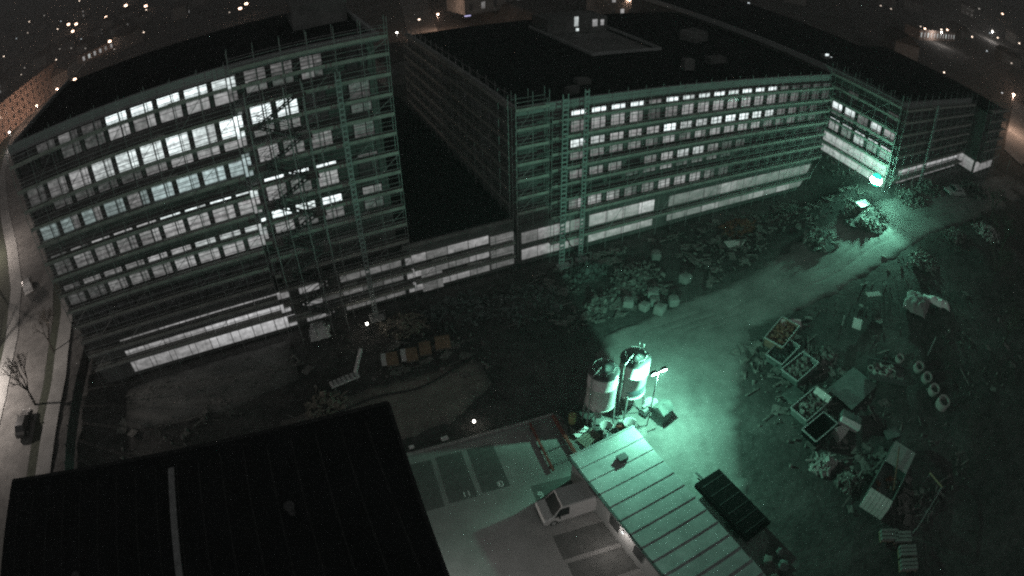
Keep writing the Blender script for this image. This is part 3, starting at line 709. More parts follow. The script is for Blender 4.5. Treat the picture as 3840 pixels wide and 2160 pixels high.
bl = thing('balloon_lamp', 'glaring green balloon lamp on a tripod mast before the right wing', 'lamp', (72.0, 39.1, zt(72.0, 39.1)))
for k in range(3):
    a = k * 2.1; put('leg', MB().tube((cos(a) * .8, sin(a) * .8, 0), (0, 0, 1.1), .035, 6), M['steel'], bl)
put('pole', MB().tube((0, 0, .9), (0, 0, 3.1), .05, 6), M['steel'], bl)
EG = bpy.data.materials.new('green_halo_glow'); EG.use_nodes = True
_p = EG.node_tree.nodes['Principled BSDF']; _p.inputs['Emission Color'].default_value = (0.0, 1.0, 0.64, 1); _p.inputs['Emission Strength'].default_value = 1.3
put('halo_cap', MB().lathe([(.01, 3.00), (.45, 3.08), (.70, 3.32), (.80, 3.56)], 24).lathe([(.80, 4.24), (.70, 4.48), (.45, 4.72), (.01, 4.80)], 24).mesh('halo_cap', True), EG, bl)  # caps glow green to imitate the halo round the lamp
EB = bpy.data.materials.new('balloon_glow'); EB.use_nodes = True
_p = EB.node_tree.nodes['Principled BSDF']; _p.inputs['Emission Color'].default_value = GREEN + (1,); _p.inputs['Emission Strength'].default_value = 230
put('balloon', MB().lathe([(.80, 3.56), (.86, 3.9), (.80, 4.24)], 24).mesh('balloon', True), EB, bl)  # made larger to take in the bloom of the lamp

lamp('balloon_light', 'SPOT', bl, (-1.1, -.75, 3.6), 10000, GREEN, 0.4, tuple(Vector((-10, -7.5, -3.4)).to_track_quat('-Z', 'Y').to_euler()), 104, 0.6)
# sheet roofed hall beside the van
HL = thing('site_hall', 'long site hall with a pale green ribbed sheet roof, lower middle', 'hall', (19.4, 14.0, 0), radians(3.5))
hw, hl, hz = 6.1, 22.5, 3.2
put('wall', MB().box((0, 0, hz / 2 - .1), (hw - .3, hl - .3, hz - .2)), M['hallwall'], HL)
rs = MB().box((0, 0, 0), (hw, 1.395, .07)).mesh('roof_sheet'); rb = MB().box((0, 0, 0), (hw, .12, .10)).mesh('standing_seam')
for k in range(16):
    y = hl / 2 - .7 - k * 1.4 - .0
    s_ = put('roof_sheet', rs, M['hall'], HL, (rnd.uniform(-.05, .05), y, hz + .03 * rnd.random()), (rnd.uniform(-.006, .006), rnd.uniform(-.006, .006), rnd.uniform(-.004, .004)))
    put('standing_seam', rb, M['hall'], s_, (0, .69, .04))
put('gutter', MB().beam((-hw / 2 - .1, -hl / 2, hz - .05), (-hw / 2 - .1, hl / 2, hz - .05), .2, .18), M['darksteel'], HL)
for k in range(6):
    d = put('window', MB().box((-hw / 2 + .12, 8 - k * 3.2, 1.7), (.08, 1.2, 1.1)), PANE['x'], HL)
for k, y in enumerate((3.5, -4.5)):
    wl = put('wall_lamp', MB().box((-hw / 2 - .02, y, 2.6), (.24, .3, .16)), M['steel'], HL)
    put('lamp_glass', MB().box((-hw / 2 - .08, y, 2.5), (.2, .26, .05)), PANE['b3'], wl)
    lamp('wall_light', 'POINT', HL, (-hw / 2 - .9, y, 2.3), 110, (1, .92, .88), .1)
put('roof_vent', MB().box((.3, 8.9, hz + .2), (.8, .6, .4)), M['darksteel'], HL)
bc = thing('covered_trailer', 'flat trailer under a black tarpaulin along the right side of the hall', 'trailer', (25.75, 15.6, 0), radians(5))
put('tarpaulin', MB().box((0, 0, 1.05), (2.7, 6.8, .5)).box((0, 0, 1.33), (2.3, 6.3, .08)), M['black'], bc)
put('bed', MB().box((0, 0, .7), (2.5, 6.6, .18)), M['black'], bc)
for sg in (-1, 1):
    for y in (-2.2, -1.2): put('wheel', MB().tube((sg * 1.0, y, .35), (sg * 1.28, y, .35), .35, 14), M['tyre'], bc)
put('drawbar', MB().beam((0, 3.2, .6), (0, 4.6, .45), .16, .14), M['darksteel'], bc)
rbm = MB().box((0, 0, 0), (2.36, .07, .05)).mesh('strap')
for k in range(6): put('strap', rbm, M['rubber'], bc, (0, -2.8 + k * 1.1, 1.39))
for k, (x, y) in enumerate(((25.4, 9.8), (26.3, 8.7), (25.0, 8.2), (26.8, 9.9))):
    tag(put('rubble_lump', MB().lump((0, 0, .3), .5 - .06 * k, 40 + k, 2), M['skip'] if k % 2 else M['debris'], None, (x, y, 0.05)), ['dark lump of waste behind the black trailer, nearest it', 'largest pale lump by the near end of the hall', 'small lump of waste touching the hall end', 'outermost lump of waste by the hall end'][k], 'rubble')

# ------------------------------------------------------------------ vehicles
def vehicle(name, label, loc, rz, L, W, Hh, hood, paint, van=False):
    t = thing(name, label, 'van' if van else 'car', loc, rz)
    # side profile (x forward), swept across
    if van: prof = [(-L / 2, .35), (-L / 2, Hh - .08), (-L / 2 + .15, Hh), (L / 2 - 1.55, Hh), (L / 2 - .85, 1.12), (L / 2 - .12, .92), (L / 2, .75), (L / 2, .35)]
    else: prof = [(-L / 2, .32), (-L / 2, .82), (-L / 2 + .35, .98), (-L / 2 + .95, Hh), (L * .08, Hh), (L / 2 - 1.25, .98), (L / 2 - .15, .78), (L / 2, .6), (L / 2, .32)]
    n = len(prof); mb = MB(); vs = []
    for (yy, k) in ((-W / 2, 0.0), (-W / 2 + .1, 1), (W / 2 - .1, 1), (W / 2, 0.0)):
        for x, z in prof:
            tum = 0.10 * max(0, (z - .95)) / max(.1, Hh - .95)
            vs.append((x * (1 - .01 * (1 - k)), yy - (tum if yy > 0 else -tum) * 1.2, z - (0.05 if k == 0 and z > .9 else 0)))
    fs = [(j * n + i, j * n + (i + 1) % n, (j + 1) * n + (i + 1) % n, (j + 1) * n + i) for j in range(3) for i in range(n)]
    fs += [tuple(range(n))[::-1], tuple(range(3 * n, 4 * n))]
    put('body', mb.add(vs, fs), paint, t)
    if van: wsx0, wsx1, wz0, wz1 = L / 2 - .82, L / 2 - 1.52, 1.16, Hh - .08
    else: wsx0, wsx1, wz0, wz1 = L / 2 - 1.3, L * .08 + .08, 1.02, Hh - .05
    off = .03
    put('windscreen', MB().add([(wsx0 + off, -W / 2 + .17, wz0), (wsx0 + off, W / 2 - .17, wz0), (wsx1 + off, W / 2 - .27, wz1), (wsx1 + off, -W / 2 + .27, wz1)], [(0, 1, 2, 3)]), M['glass'], t)
    for sgn in (-1, 1):
        y0 = sgn * (W / 2 - .01); y1 = sgn * (W / 2 - .10)
        x0, x1 = (L / 2 - 2.1, L / 2 - 1.1) if van else (-L / 2 + 1.0, L / 2 - 1.5)
        put('side_window', MB().add([(x0, y0, 1.08), (x1 + (.25 if van else .15), y0, 1.08), (x1 - .25, y1, Hh - .14), (x0 + (0 if van else .2), y1, Hh - .14)], [(0, 1, 2, 3)]), M['glass'], t)
        put('headlight', MB().box((L / 2 - .04, sgn * (W / 2 - .3), .72), (.1, .36, .16)), M['white'], t)
        put('mirror', MB().box((L / 2 - 1.25, sgn * (W / 2 + .12), 1.18), (.12, .2, .2)), M['cardark'], t)
        for x in (-L / 2 + .85, L / 2 - .85):
            wh = put('wheel', MB().tube((x, sgn * (W / 2 - .24), .33), (x, sgn * (W / 2 + .01), .33), .33, 16), M['tyre'], t)
            put('rim', MB().tube((x, sgn * (W / 2), .33), (x, sgn * (W / 2 + .02), .33), .2, 12), M['steel'], wh)
    put('bumper', MB().box((L / 2 + .01, 0, .45), (.1, W - .1, .22)), M['cardark'], t)
    return t
vehicle('parked_van', 'silver van parked crosswise between the stalls and the hall', (14.75, 22.3, .06), pi - radians(6), 5.9, 2.1, 2.15, 1, M['carpaint'], True)
vehicle('parked_car', 'dark car parked on the street at the left edge', (-39.4, 51.0, .03), radians(84), 4.3, 1.78, 1.45, 1, M['cardark'])
vehicle('parked_car', 'pale car parked in the green light before the right wing', (92.5, 34.0, zt(92.5, 34)), radians(160), 4.4, 1.8, 1.5, 1, M['carpaint'])
vehicle('parked_car', 'pale van-like car far up the left street by the building corner', (-47.0, 84, .03), radians(112), 4.6, 1.85, 1.7, 1, M['carpaint'])

# ------------------------------------------------------------------ yard clutter
def skip(label, loc, rz, L=4.2, W=2.1, h=1.35, paint='skip', fill=True, seed=0, fillm='debris'):
    t = thing('skip', label, 'skip', loc, rz, 'waste skips along the track')
    a, b = L / 2, W / 2; s_ = .55; th = .07
    def sheet(p0, p1, p2, p3, nrm):
        q = [Vector(p) for p in (p0, p1, p2, p3)]; nn = Vector(nrm) * th
        return MB().add(q + [v + nn for v in q], [(0, 1, 2, 3), (7, 6, 5, 4), (0, 4, 5, 1), (1, 5, 6, 2), (2, 6, 7, 3), (3, 7, 4, 0)])
    put('floor', MB().box((0, 0, .15), (L - 2 * s_, W - .1, .1)), M[paint], t)
    for sg in (-1, 1):
        put('side_wall', sheet((-a + s_, sg * b, .12), (a - s_, sg * b, .12), (a, sg * b, h), (-a, sg * b, h), (0, -sg, 0)), M[paint], t)
        put('end_wall', sheet((sg * (a - s_), -b, .12), (sg * (a - s_), b, .12), (sg * a, b, h), (sg * a, -b, h), (-sg, 0, .2)), M[paint], t)
        put('rim', MB().beam((-a, sg * b, h + .02), (a, sg * b, h + .02), .12, .1), M['steel'], t)
        put('rim', MB().beam((sg * a, -b, h + .025), (sg * a, b, h + .025), .12, .1), M['steel'], t)
    if fill:
        rr = random.Random(seed); mb = MB()
        mb.box((0, 0, h * .45), (L - 1.3, W - .25, h * .5))
        for k in range(70):
            p = (rr.uniform(-a + .5, a - .5), rr.uniform(-b + .3, b - .3), h * rr.uniform(.6, .95))
            if k % 3 == 0: mb.box(p, (rr.uniform(.5, 1.6), rr.uniform(.08, .3), .06), (rr.uniform(-.5, .5), rr.uniform(-.5, .5), rr.uniform(0, 3)))
            else: mb.shard(p, rr.uniform(.1, .34), rr)
        o = put('debris', mb, M[fillm], t); o['kind'] = 'stuff'
    return t
skip('brown skip with a raised pale end board, first of the row by the track', (44.0, 29.4, .1), radians(20), 4.6, 2.3, 1.5, 'skip2', True, 1, 'rust')
skip('second skip of the row, half empty and dark inside', (42.3, 27.4, .0), radians(15), 4.0, 2.1, 1.3, 'skip', True, 2, 'rubber')
skip('third skip of the row heaped with pale scrap', (42.4, 24.7, 0), radians(10), 4.2, 2.2, 1.25, 'skip', True, 3, 'debris')
skip('fourth skip of the row with mixed scrap and a white sheet at its right end', (39.6, 20.2, 0), radians(8), 4.3, 2.2, 1.35, 'skip', True, 4)
skip('empty black skip, fifth of the row', (38.4, 17.6, 0), radians(6), 3.6, 1.9, 1.3, 'black', False, 5)
tag(put('tilted_sheet', MB().box((0, 0, 0), (2.6, .9, .05), (.5, 0, 0)), M['block'], None, (46.3, 30.2, 1.3), (0, 0, radians(-28))), 'pale board leaning on the far end of the first brown skip', 'board')
tag(put('tilted_sheet', MB().box((0, 0, 0), (.7, 1.9, .05), (0, -.6, 0)), M['block'], None, (41.3, 20.3, 1.6), (0, 0, .2)), 'white sheet sticking up at the end of the fourth skip', 'board')

def crumple(name, label, cat, loc, wx, wy, hh, m, rz=0, seed=0, n=18):
    mb = MB(); o = Vector((seed * 3.7, seed * 1.3, 0))
    for j in range(n + 1):
        for i in range(n + 1):
            x = (i / n - .5) * wx; y = (j / n - .5) * wy
            q = Vector((x * .9, y * .9, 0)) + o
            e = (1 - abs(2 * i / n - 1) ** 3) * (1 - abs(2 * j / n - 1) ** 3)
            z = hh * e * (0.55 + 0.8 * abs(noise.noise(q))) + .08 * noise.noise(q * 3) + .05
            mb.v.append((x + .3 * noise.noise(q + Vector((9, 0, 0))), y + .3 * noise.noise(q + Vector((0, 9, 0))), max(.02, z)))
    for j in range(n):
        for i in range(n): a = j * (n + 1) + i; mb.f.append((a, a + 1, a + n + 2, a + n + 1))
    return tag(put(name, mb, M[m], None, loc, (0, 0, rz)), label, cat)
crumple('tarpaulin', 'crumpled grey tarpaulin heap on the dark slope at the right', 'tarpaulin', (61.8, 22.4, zt(61.8, 22.4) + .1), 4.2, 3.4, 1.5, 'bag', .4, 1)
crumple('tarpaulin', 'narrow pinkish white sheet beside the tarpaulin heap on the right slope', 'tarpaulin', (64.2, 20.6, zt(64.2, 20.6) + .1), 1.3, 4.0, .9, 'white', .5, 2)
crumple('tarpaulin', 'white sheet hanging loosely at the foot of the left block', 'tarpaulin', (0.4, 52.2, .1), 2.4, 2.2, 1.8, 'white', 0, 3)
def pile(label, loc, r, h, m, seed, n=70, name='rubble_heap', chunk=(.10, .42)):
    t = thing(name, label, 'rubble', loc)
    mb = MB(); N_ = 28; K = 9; o = Vector((seed * 5.1, 2.2, seed))
    for k in range(K + 1):
        for i in range(N_):
            a = 2 * pi * i / N_; rr_ = r * k / K * (1 + .25 * noise.noise(Vector((cos(a) * 1.5, sin(a) * 1.5, 0)) + o))
            z = h * (1 - (k / K)) ** 1.1 * (1 + .35 * noise.noise(Vector((rr_ * cos(a), rr_ * sin(a), 1)) + o)) - .2 * (k / K)
            mb.v.append((rr_ * cos(a), rr_ * sin(a) * .75, z))
    for k in range(K):
        for i in range(N_): a = k * N_ + i; b = k * N_ + (i + 1) % N_; mb.f.append((a, b, b + N_, a + N_))
    put('earth', mb, M['dirt'], t)
    rr = random.Random(seed); c = MB()
    for k in range(n):
        a = rr.uniform(0, 2 * pi); q = sqrt(rr.random()); x = q * r * cos(a); y = q * r * sin(a) * .75
        s_ = rr.uniform(*chunk)
        if k % 6 == 0: c.box((x, y, h * (1 - q) + .1), (s_ * 5, s_ * .5, .05), (rr.uniform(-.25, .25), rr.uniform(-.25, .25), rr.gauss(.4, .6)))
        else: c.shard((x, y, max(.05, h * (1 - q) ** 1.1)), s_ * rr.uniform(.4, 1.1), rr)
    s2 = put('chunks', c, M[m], t); s2['kind'] = 'stuff'
    return t
HP = [('heap of bright scrap and bars in the full green light', (69.5, 37.5), 4.5, 1.3, 'debris'), ('flat heap of rods and frames in the middle of the track edge', (61.0, 38.6), 3.6, .8, 'debris'),
      ('rubble heap at the foot of the right wing below the lamp', (80.5, 36.5), 3.6, 1.0, 'debris'), ('rubble heap against the sheets of the right wing', (88, 37.6), 4.0, 1.4, 'debris'),
      ('dark heap along the wall near the middle of the middle block', (55.5, 48.8), 3.2, 1.0, 'rust'), ('heap of boards by the wall at the right end of the middle block', (66.5, 49.5), 3.2, .9, 'debris'),
      ('dark heap by the wall below the hoist masts', (31.2, 49.6), 2.6, 1.2, 'skip'), ('low rubble heap between the big bags and the wall', (36.5, 46.5), 3.4, .7, 'debris'),
      ('rubble heap at the shadow edge left of the big bags', (30.2, 44.0), 2.0, .6, 'debris'), ('scrap heap beside the empty black skip', (36.6, 14.6), 1.5, .8, 'ring'),
      ('scrap and wire heap near the pale block container', (37.6, 11.6), 1.6, .5, 'debris'), ('brushwood and scrap heap high on the right slope', (86.5, 24.0), 3.6, 1.1, 'ring'),
      ('scrap heap at the upper edge of the right slope', (78.5, 26.5), 2.2, .8, 'debris'), ('dark earth heap in the shaded middle of the yard', (22, 47.5), 4.5, .9, 'skip'),
      ('dark earth heap at the podium foot', (15.5, 49.5), 4.0, .8, 'skip'), ('heap of rubble and timber before the left block', (9.2, 49.6), 2.6, .7, 'oldwood'),
      ('heap of cut timber beside the dark track at the slab', (-1.0, 41.6), 2.2, .6, 'oldwood'), ('rubble strewn on the slope by the dark track', (69, 26.4), 3.0, .5, 'debris'), ('rubble heap far right near the fence', (100, 33), 4.5, 1.3, 'debris'),
      ('low heap of broken boards behind the third skip', (46.8, 24.5), 1.8, .6, 'debris')]
for k, (lb, (x, y), r, h, m) in enumerate(HP): pile(lb, (x, y, zt(x, y)), r, h, m, 100 + k, int(50 + r * 30))

def bigbag(label, loc, s=1.0, seed=0):
    t = thing('big_bag', label, 'sack', loc, random.uniform(0, 3), 'builders sacks by the shadow edge')
    bm = bmesh.new(); bmesh.ops.create_cube(bm, size=1); bmesh.ops.subdivide_edges(bm, edges=bm.edges, cuts=4, use_grid_fill=True)
    mb = MB(); o = Vector((seed, seed * 2, 1))
    for v in bm.verts:
        p = v.co.normalized() * .16 + v.co * .78
        k = 1 + .22 * noise.noise(v.co * 2.4 + o) + .08 * noise.noise(v.co * 7 + o)
        mb.v.append((p.x * k * 1.25 * s, p.y * k * 1.25 * s, (p.z * k + .45) * 1.0 * s))
    mb.f = [tuple(v.index for v in f.verts) for f in bm.faces]; bm.free()
    put('sack', mb.mesh('sack', True), M['bag'], t)
    for sx in (-1, 1):
        for sy in (-1, 1): put('loop', MB().tube((sx * .45 * s, sy * .45 * s, .85 * s), (sx * .2 * s, sy * .35 * s, 1.15 * s), .03, 5), M['bag'], t)
BB = [('rearmost white sack of the group behind the silos', 35.8, 42.4), ('leftmost white sack of the group behind the silos', 32.4, 42.3), ('front left white sack of the group behind the silos', 33.7, 41.0),
      ('frontmost white sack of the group behind the silos', 34.9, 39.8), ('rightmost white sack of the group behind the silos', 37.2, 40.3), ('middle white sack of the group behind the silos', 35.2, 41.2), ('grey sack standing alone in the middle of the yard', 41.0, 43.1), ('single pale sack near the wall, right of the hoists', 40.6, 48.6)]
for k, (lb, x, y) in enumerate(BB): bigbag(lb, (x, y, zt(x, y)), 0.95 - .08 * (k % 3), k)

def slab(name, label, cat, loc, d, rz, m, tilt=(0, 0)):
    return tag(put(name, MB().box((0, 0, 0), d, (tilt[0], tilt[1], 0)), M[m], None, loc, (0, 0, rz)), label, cat)
slab('board', 'flat pale board lying alone before the middle block', 'board', (51.6, 45.8, zt(51.6, 45.8) + .15), (3.0, 1.2, .1), -.25, 'block', (.05, 0))
slab('board', 'pale board lying on the dark slope right of the skips', 'board', (53.0, 25.4, zt(53, 25.4) + .75), (1.9, 1.1, .12), .55, 'block')
slab('board', 'narrow board higher on the dark slope', 'board', (58.0, 27.1, zt(58, 27.1) + .75), (2.2, .8, .1), -.35, 'ring')
slab('steel_plate', 'large grey steel plate lying between the skips and the debris tray', 'plate', (46.3, 19.6, zt(46.3, 19.6) + .35), (5.4, 3.6, .06), .12, 'skip')
slab('steel_plate', 'smaller steel plate between the third and fourth skips', 'plate', (40.0, 22.6, .12), (2.2, 1.9, .06), .1, 'skip')
slab('board', 'bright white sheet lying on the scrap in the full light', 'board', (69.0, 38.6, zt(69, 38.6) + 1.6), (3.0, 1.2, .08), .1, 'white', (.15, .1))

lt = MB(); rr = random.Random(31)
for k in range(3000):
    x = rr.uniform(20, 78); y = rr.uniform(41, 52.5)
    if rr.random() < .28: x = rr.uniform(29, 46); y = rr.uniform(42.5, 52.5)
    if rr.random() < .36: x = rr.choice((rr.gauss(42.5, 4), rr.gauss(43, 3), rr.uniform(36, 72))); y = rr.uniform(3, 31)
    if rr.random() < .16: x = rr.uniform(-24, 16); y = rr.uniform(40, 52)
    if noise.noise(Vector((x * .22, y * .3, 2.5))) < -.12: continue
    z = zt(x, y)
    q = rr.random()
    if q < .14: lt.box((x, y, z + .08), (rr.uniform(.6, 2.6), rr.uniform(.06, .25), .05), (rr.uniform(-.06, .06), rr.uniform(-.06, .06), rr.gauss(0.1, .5)))
    elif q < .27: lt.box((x, y, z + .07), (rr.uniform(.6, 1.5), rr.uniform(.5, 1.1), .03), (rr.uniform(-.1, .1), rr.uniform(-.1, .1), rr.uniform(0, 3)))
    else: lt.shard((x, y, z + .03), rr.uniform(.06, .24), rr)
o = put('ground_litter', lt, M['debris']); o['kind'] = 'stuff'; o['label'] = 'boards, stones and scraps strewn over the yard'; o['category'] = 'litter'

# pallets: boards and bearers
_pb = MB().box((0, 0, 0), (1.9, .2, .05)).mesh('deck_board'); _pr = MB().box((0, 0, 0), (.12, 1.15, .12)).mesh('bearer')
def pallet(label, loc, rz, m='oldwood', group='wooden pallets', n=4):
    t = thing('pallet', label, 'pallet', loc, rz, group)
    for x in (-.85, 0, .85): put('bearer', _pr, M[m], t, (x, 0, .07))
    for k in range(n): put('deck_board', _pb, M[m], t, (0, -.46 + k * .92 / (n - 1), .155))
    return t
for k, (x, y, lb) in enumerate(((36.5, 4.6, 'farthest striped pallet of the row at the lower right edge'), (37.5, 3.5, 'second striped pallet of the lower right row'), (36.9, 2.1, 'third striped pallet of the lower right row'), (36.0, 1.0, 'nearest striped pallet of the lower right row'))):
    t = pallet(lb, (x, y, .12), radians(-38), 'wood', 'pallets in a row at the lower right')
    for j in range(3): put('packed_board', MB().box((0, -.4 + j * .4, .4), (1.8, .28, .4)), M['bag'], t)
for k, (x, y, lb) in enumerate(((6.6, 44.6, 'crate with a white end, first of the orange crates before the left block'), (8.6, 44.4, 'crate with a white end, second of the orange crates before the left block'), (10.1, 44.7, 'third of the orange crates before the left block'), (12.0, 44.8, 'largest and rightmost orange crate before the left block'))):
    t = thing('crate', lb, 'crate', (x, y, .05), radians(-12), 'orange crates before the left block')
    s_ = 1.15 if k < 3 else 1.5
    put('box', MB().box((0, 0, .62), (s_, .9, .9)), M['orange'], t)
    put('pallet_base', MB().box((0, 0, .08), (s_ + .1, 1, .16)), M['oldwood'], t)
    for j in range(3): put('slat', MB().box((0, -.47, .35 + j * .28), (s_ + .02, .03, .09)), M['wood'], t)
    if k < 2: put('white_end', MB().box((-s_ / 2 - .25, 0, .62), (.5, .88, .88)), M['white'], t)
# small white conveyor with raised beam
cv = thing('conveyor', 'white loading conveyor with a raised beam before the left block', 'conveyor', (1.4, 43.7, .05), radians(8))
put('bed', MB().box((0, 0, .55), (3.0, .8, .22)), M['white'], cv)
put('beam', MB().beam((1.3, .3, .6), (2.6, 1.0, 2.6), .3, .25), M['white'], cv)
for x in (-1.2, 1.2):
    for y in (-.3, .3): put('leg', MB().box((x, y, .22), (.1, .1, .44)), M['steel'], cv)
for k in range(6): put('roller', MB().tube((-1.2 + k * .45, -.35, .68), (-1.2 + k * .45, .35, .68), .06, 8), M['darksteel'], cv)

# concrete rings
for k, (x, y, s_, tl, lb) in enumerate(((53.4, 18.6, .5, .2, 'farthest concrete ring by the debris tray'), (54.3, 16.2, .62, .25, 'second concrete ring from the debris tray'), (54.0, 14.6, .62, .3, 'third concrete ring, standing among the others'), (53.4, 12.9, .66, .2, 'fourth concrete ring of the line'), (52.9, 11.0, .8, .15, 'largest and nearest concrete ring of the line'))):
    r = s_
    tag(put('concrete_ring', MB().lathe([(r, 0), (r, r * 1.1), (r * .74, r * 1.1), (r * .74, 0)], 24, close=True).mesh('concrete_ring'), M['ring'], None, (x, y, zt(x, y) + .45), (tl, -tl, 0)), lb, 'concrete ring', 'concrete rings in a line')
# debris tray
tr = thing('debris_tray', 'long tilted tray of pipes and scrap right of the steel plate', 'tray', (50.9, 18.4, zt(50.9, 18.4) + .25), radians(-46))
put('floor', MB().box((0, 0, .1), (4.8, 2.6, .1)), M['skip'], tr)
for sg in (-1, 1): put('side_wall', MB().box((0, sg * 1.3, .4), (4.8, .08, .6)), M['darksteel'], tr)
rr = random.Random(9)
for k in range(9): put('pipe_piece', MB().lathe([(.34, 0), (.34, .5), (.25, .5), (.25, 0)], 14, close=True), M['ring'], tr, (rr.uniform(-2, 2), rr.uniform(-.9, .9), .2), (rr.uniform(-.5, .5), rr.uniform(-.6, .6), 0))
for k in range(8): put('scrap_plate', MB().box((0, 0, 0), (.9, .6, .05)), M['debris'], tr, (rr.uniform(-2, 2), rr.uniform(-.9, .9), .55), (rr.uniform(-.4, .4), rr.uniform(-.4, .4), rr.uniform(0, 3)))
# tipped white box beside the black skip
wb = thing('appliance_box', 'tipped white box with a dark ribbed back near the empty black skip', 'box', (42.4, 16.6, .1), radians(-55))
put('body', MB().box((0, 0, .55), (2.3, 1.2, 1.0), (0, .18, 0)), M['skip'], wb)
put('lid', MB().box((0, -.75, .8), (2.3, .5, .9), (.3, .18, 0)), M['white'], wb)
for k in range(4): put('rib', MB().box((-.8 + k * .5, .1, 1.08), (.1, 1.2, .06)), M['darksteel'], wb)
tag(put('cut_block', MB().prism([(-.9, -.6), (.8, -.3), (.6, .5), (-.5, .7)], 0, .8), M['block'], None, (40.6, 16.1, 0)), 'pale five sided block between the black skip and the white box', 'block')
slab('sheet_triangle', 'faint grey sheet lying right of the white box', 'sheet', (46.2, 12.6, .3), (2.6, 1.2, .06), -.3, 'skip')
# container of pale blocks
pc = thing('block_container', 'long container at the lower right with a stack of pale blocks at its near end', 'container', (40.6, 8.9, 0), radians(18))
put('bed', MB().box((0.4, 0, .5), (7.6, 2.7, .5)), M['skip'], pc)
for sg in (-1, 1): put('side_wall', MB().box((.4, sg * 1.35, 1.0), (7.6, .08, 1.1)), M['skip'], pc)
put('cover', MB().box((2.6, 0, 1.58), (3.0, 2.6, .06)), M['hallwall'], pc)
put('pole', MB().tube((-1.5, -.9, 1.5), (3.3, .7, 1.9), .07, 6), M['rust'], pc)
bkm = MB().box((0, 0, 0), (.5, .40, .33)).mesh('block')
for i in range(2):
    for j in range(6):
        for k in range(5): put('block', bkm, M['block'], pc, (-3.95 + i * .52, -1.1 + j * .44, .5 + k * .35))
for k in range(16): put('scrap', MB().lump((0, 0, 0), .22, k, 1), M['rust'] if k % 2 else M['debris'], pc, (rr.uniform(-2.4, .8), rr.uniform(-1, 1), .95))
# fence corner of pale rails
fc = thing('rail_frame', 'thin pale rail frame with a bright end beyond the block container', 'rail', (44.4, 5.0, 0))
put('top_rail', MB().beam((0.2, 1.3, 1.5), (0.1, -.8, 1.5), .12, .12), M['wood'], fc)
put('top_rail', MB().beam((.1, -.8, 1.48), (-6.0, -2.0, 1.48), .08, .08), M['steel'], fc)
for (x, y) in ((.2, 1.2), (.1, -.75), (-3, -1.4), (-5.9, -1.95)): put('post', MB().tube((x, y, 0), (x, y, 1.46), .05, 6), M['steel'], fc)
# posts on the right slope
for (x, y, h, lb) in ((57.0, 16.6, 2.6, 'thin leaning post on the dark slope above the concrete rings'), (121.5, 33.5, 3.2, 'thin post in the green light at the far right')):
    tag(put('post', MB().tube((0, 0, 0), (.25, .1, h), .06, 6), M['steel'], None, (x, y, zt(x, y))), lb, 'post')

# steel trestle with red beams on the parking lot edge, with hoses
tt = thing('beam_rack', 'two dark red beams joined by cross rods at the parking lot edge', 'rack', (16.3, 28.5, .08))
put('red_beam', MB().beam((-.9, 3.2, .25), (-1.4, -2.3, .25), .16, .22), M['redsteel'], tt)
put('red_beam', MB().beam((1.3, 3.1, .3), (1.0, -3.0, .3), .26, .26), M['redsteel'], tt)
for k in range(4): put('cross_rod', MB().tube((-.93 - .1 * k, 2.7 - k * 1.5, .3), (1.27 - .07 * k, 2.8 - k * 1.5, .3), .035, 6), M['darksteel'], tt)
for k in range(3): put('foot', MB().box((-1.0 - .16 * k, 2.6 - k * 2.2, .07), (.4, .3, .14)), M['darksteel'], tt)
def hose(name, label, pts, r, m='rubber', cat='hose'):
    mb = MB(); P = [Vector(p) for p in pts]; fine = []
    for i in range(len(P) - 1):
        p0, p1, p2, p3 = P[max(i - 1, 0)], P[i], P[i + 1], P[min(i + 2, len(P) - 1)]
        for k in range(8):
            t = k / 8; fine.append(.5 * ((2 * p1) + (p2 - p0) * t + (2 * p0 - 5 * p1 + 4 * p2 - p3) * t * t + (3 * p1 - p0 - 3 * p2 + p3) * t ** 3))
    fine.append(P[-1])
    for a, b in zip(fine, fine[1:]): mb.tube(a, b, r, 6)
    return tag(put(name, mb, M[m]), label, cat)
hose('hose', 'black hose winding beside the red steel frame', [(18.0, 31.2, .12), (18.4, 30.2, .12), (18.1, 29.2, .12), (18.7, 28.3, .12), (18.2, 27.4, .12), (18.6, 26.3, .12), (18.0, 25.3, .12)], .07)
hose('hose', 'thick hose crossing the sand strip towards the trestle', [(-3, 39.6, .14), (0.5, 40.3, .14), (4, 40.7, .14), (8, 40.2, .14), (12, 41.3, .14), (14.5, 42.2, .14)], .1)
hose('cable', 'cable strung from the corner scaffold down to the silos', [(29.5, 52.4, 4.6), (30.2, 50.6, 2.6), (31.3, 50.2, 1.2), (32, 49.5, .5)], .06, cat='cable')
dr = thing('drum', 'yellowish drum standing beyond the red steel frame', 'drum', (18.9, 30.4, .05))
put('body', MB().tube((0, 0, 0), (0, 0, .95), .33, 18), M['bin'], dr); put('rim', MB().tube((0, 0, .94), (0, 0, 1.0), .35, 18), M['bin'], dr)

# machines and goods under the silos
def pump(label, loc, rz, m='skip'):
    t = thing('mortar_pump', label, 'machine', loc, rz, 'machines under the silos')
    put('chassis', MB().box((0, 0, .38), (1.7, .6, .14)), M['darksteel'], t)
    put('hopper', MB().lathe([(.28, .5), (.55, 1.15), (.6, 1.15), (.32, .48)], 18, (.35, 0, 0), close=True), M['silo'], t)
    put('motor', MB().tube((-.8, 0, .66), (-.2, 0, .66), .24, 14), M[m], t)
    put('control_box', MB().box((-.5, .1, 1.05), (.4, .3, .4)), M['hallwall'], t)
    for x in (-.6, .6):
        for y in (-.34, .34): put('wheel', MB().tube((x, y - .06, .2), (x, y + .06, .2), .2, 12), M['tyre'], t)
    put('outlet', MB().tube((.7, 0, .45), (1.5, -.3, .2), .08, 8), M['rubber'], t)
pump('mortar pump under the left silo', (20.7, 27.6, .05), 1.0, 'hoist')
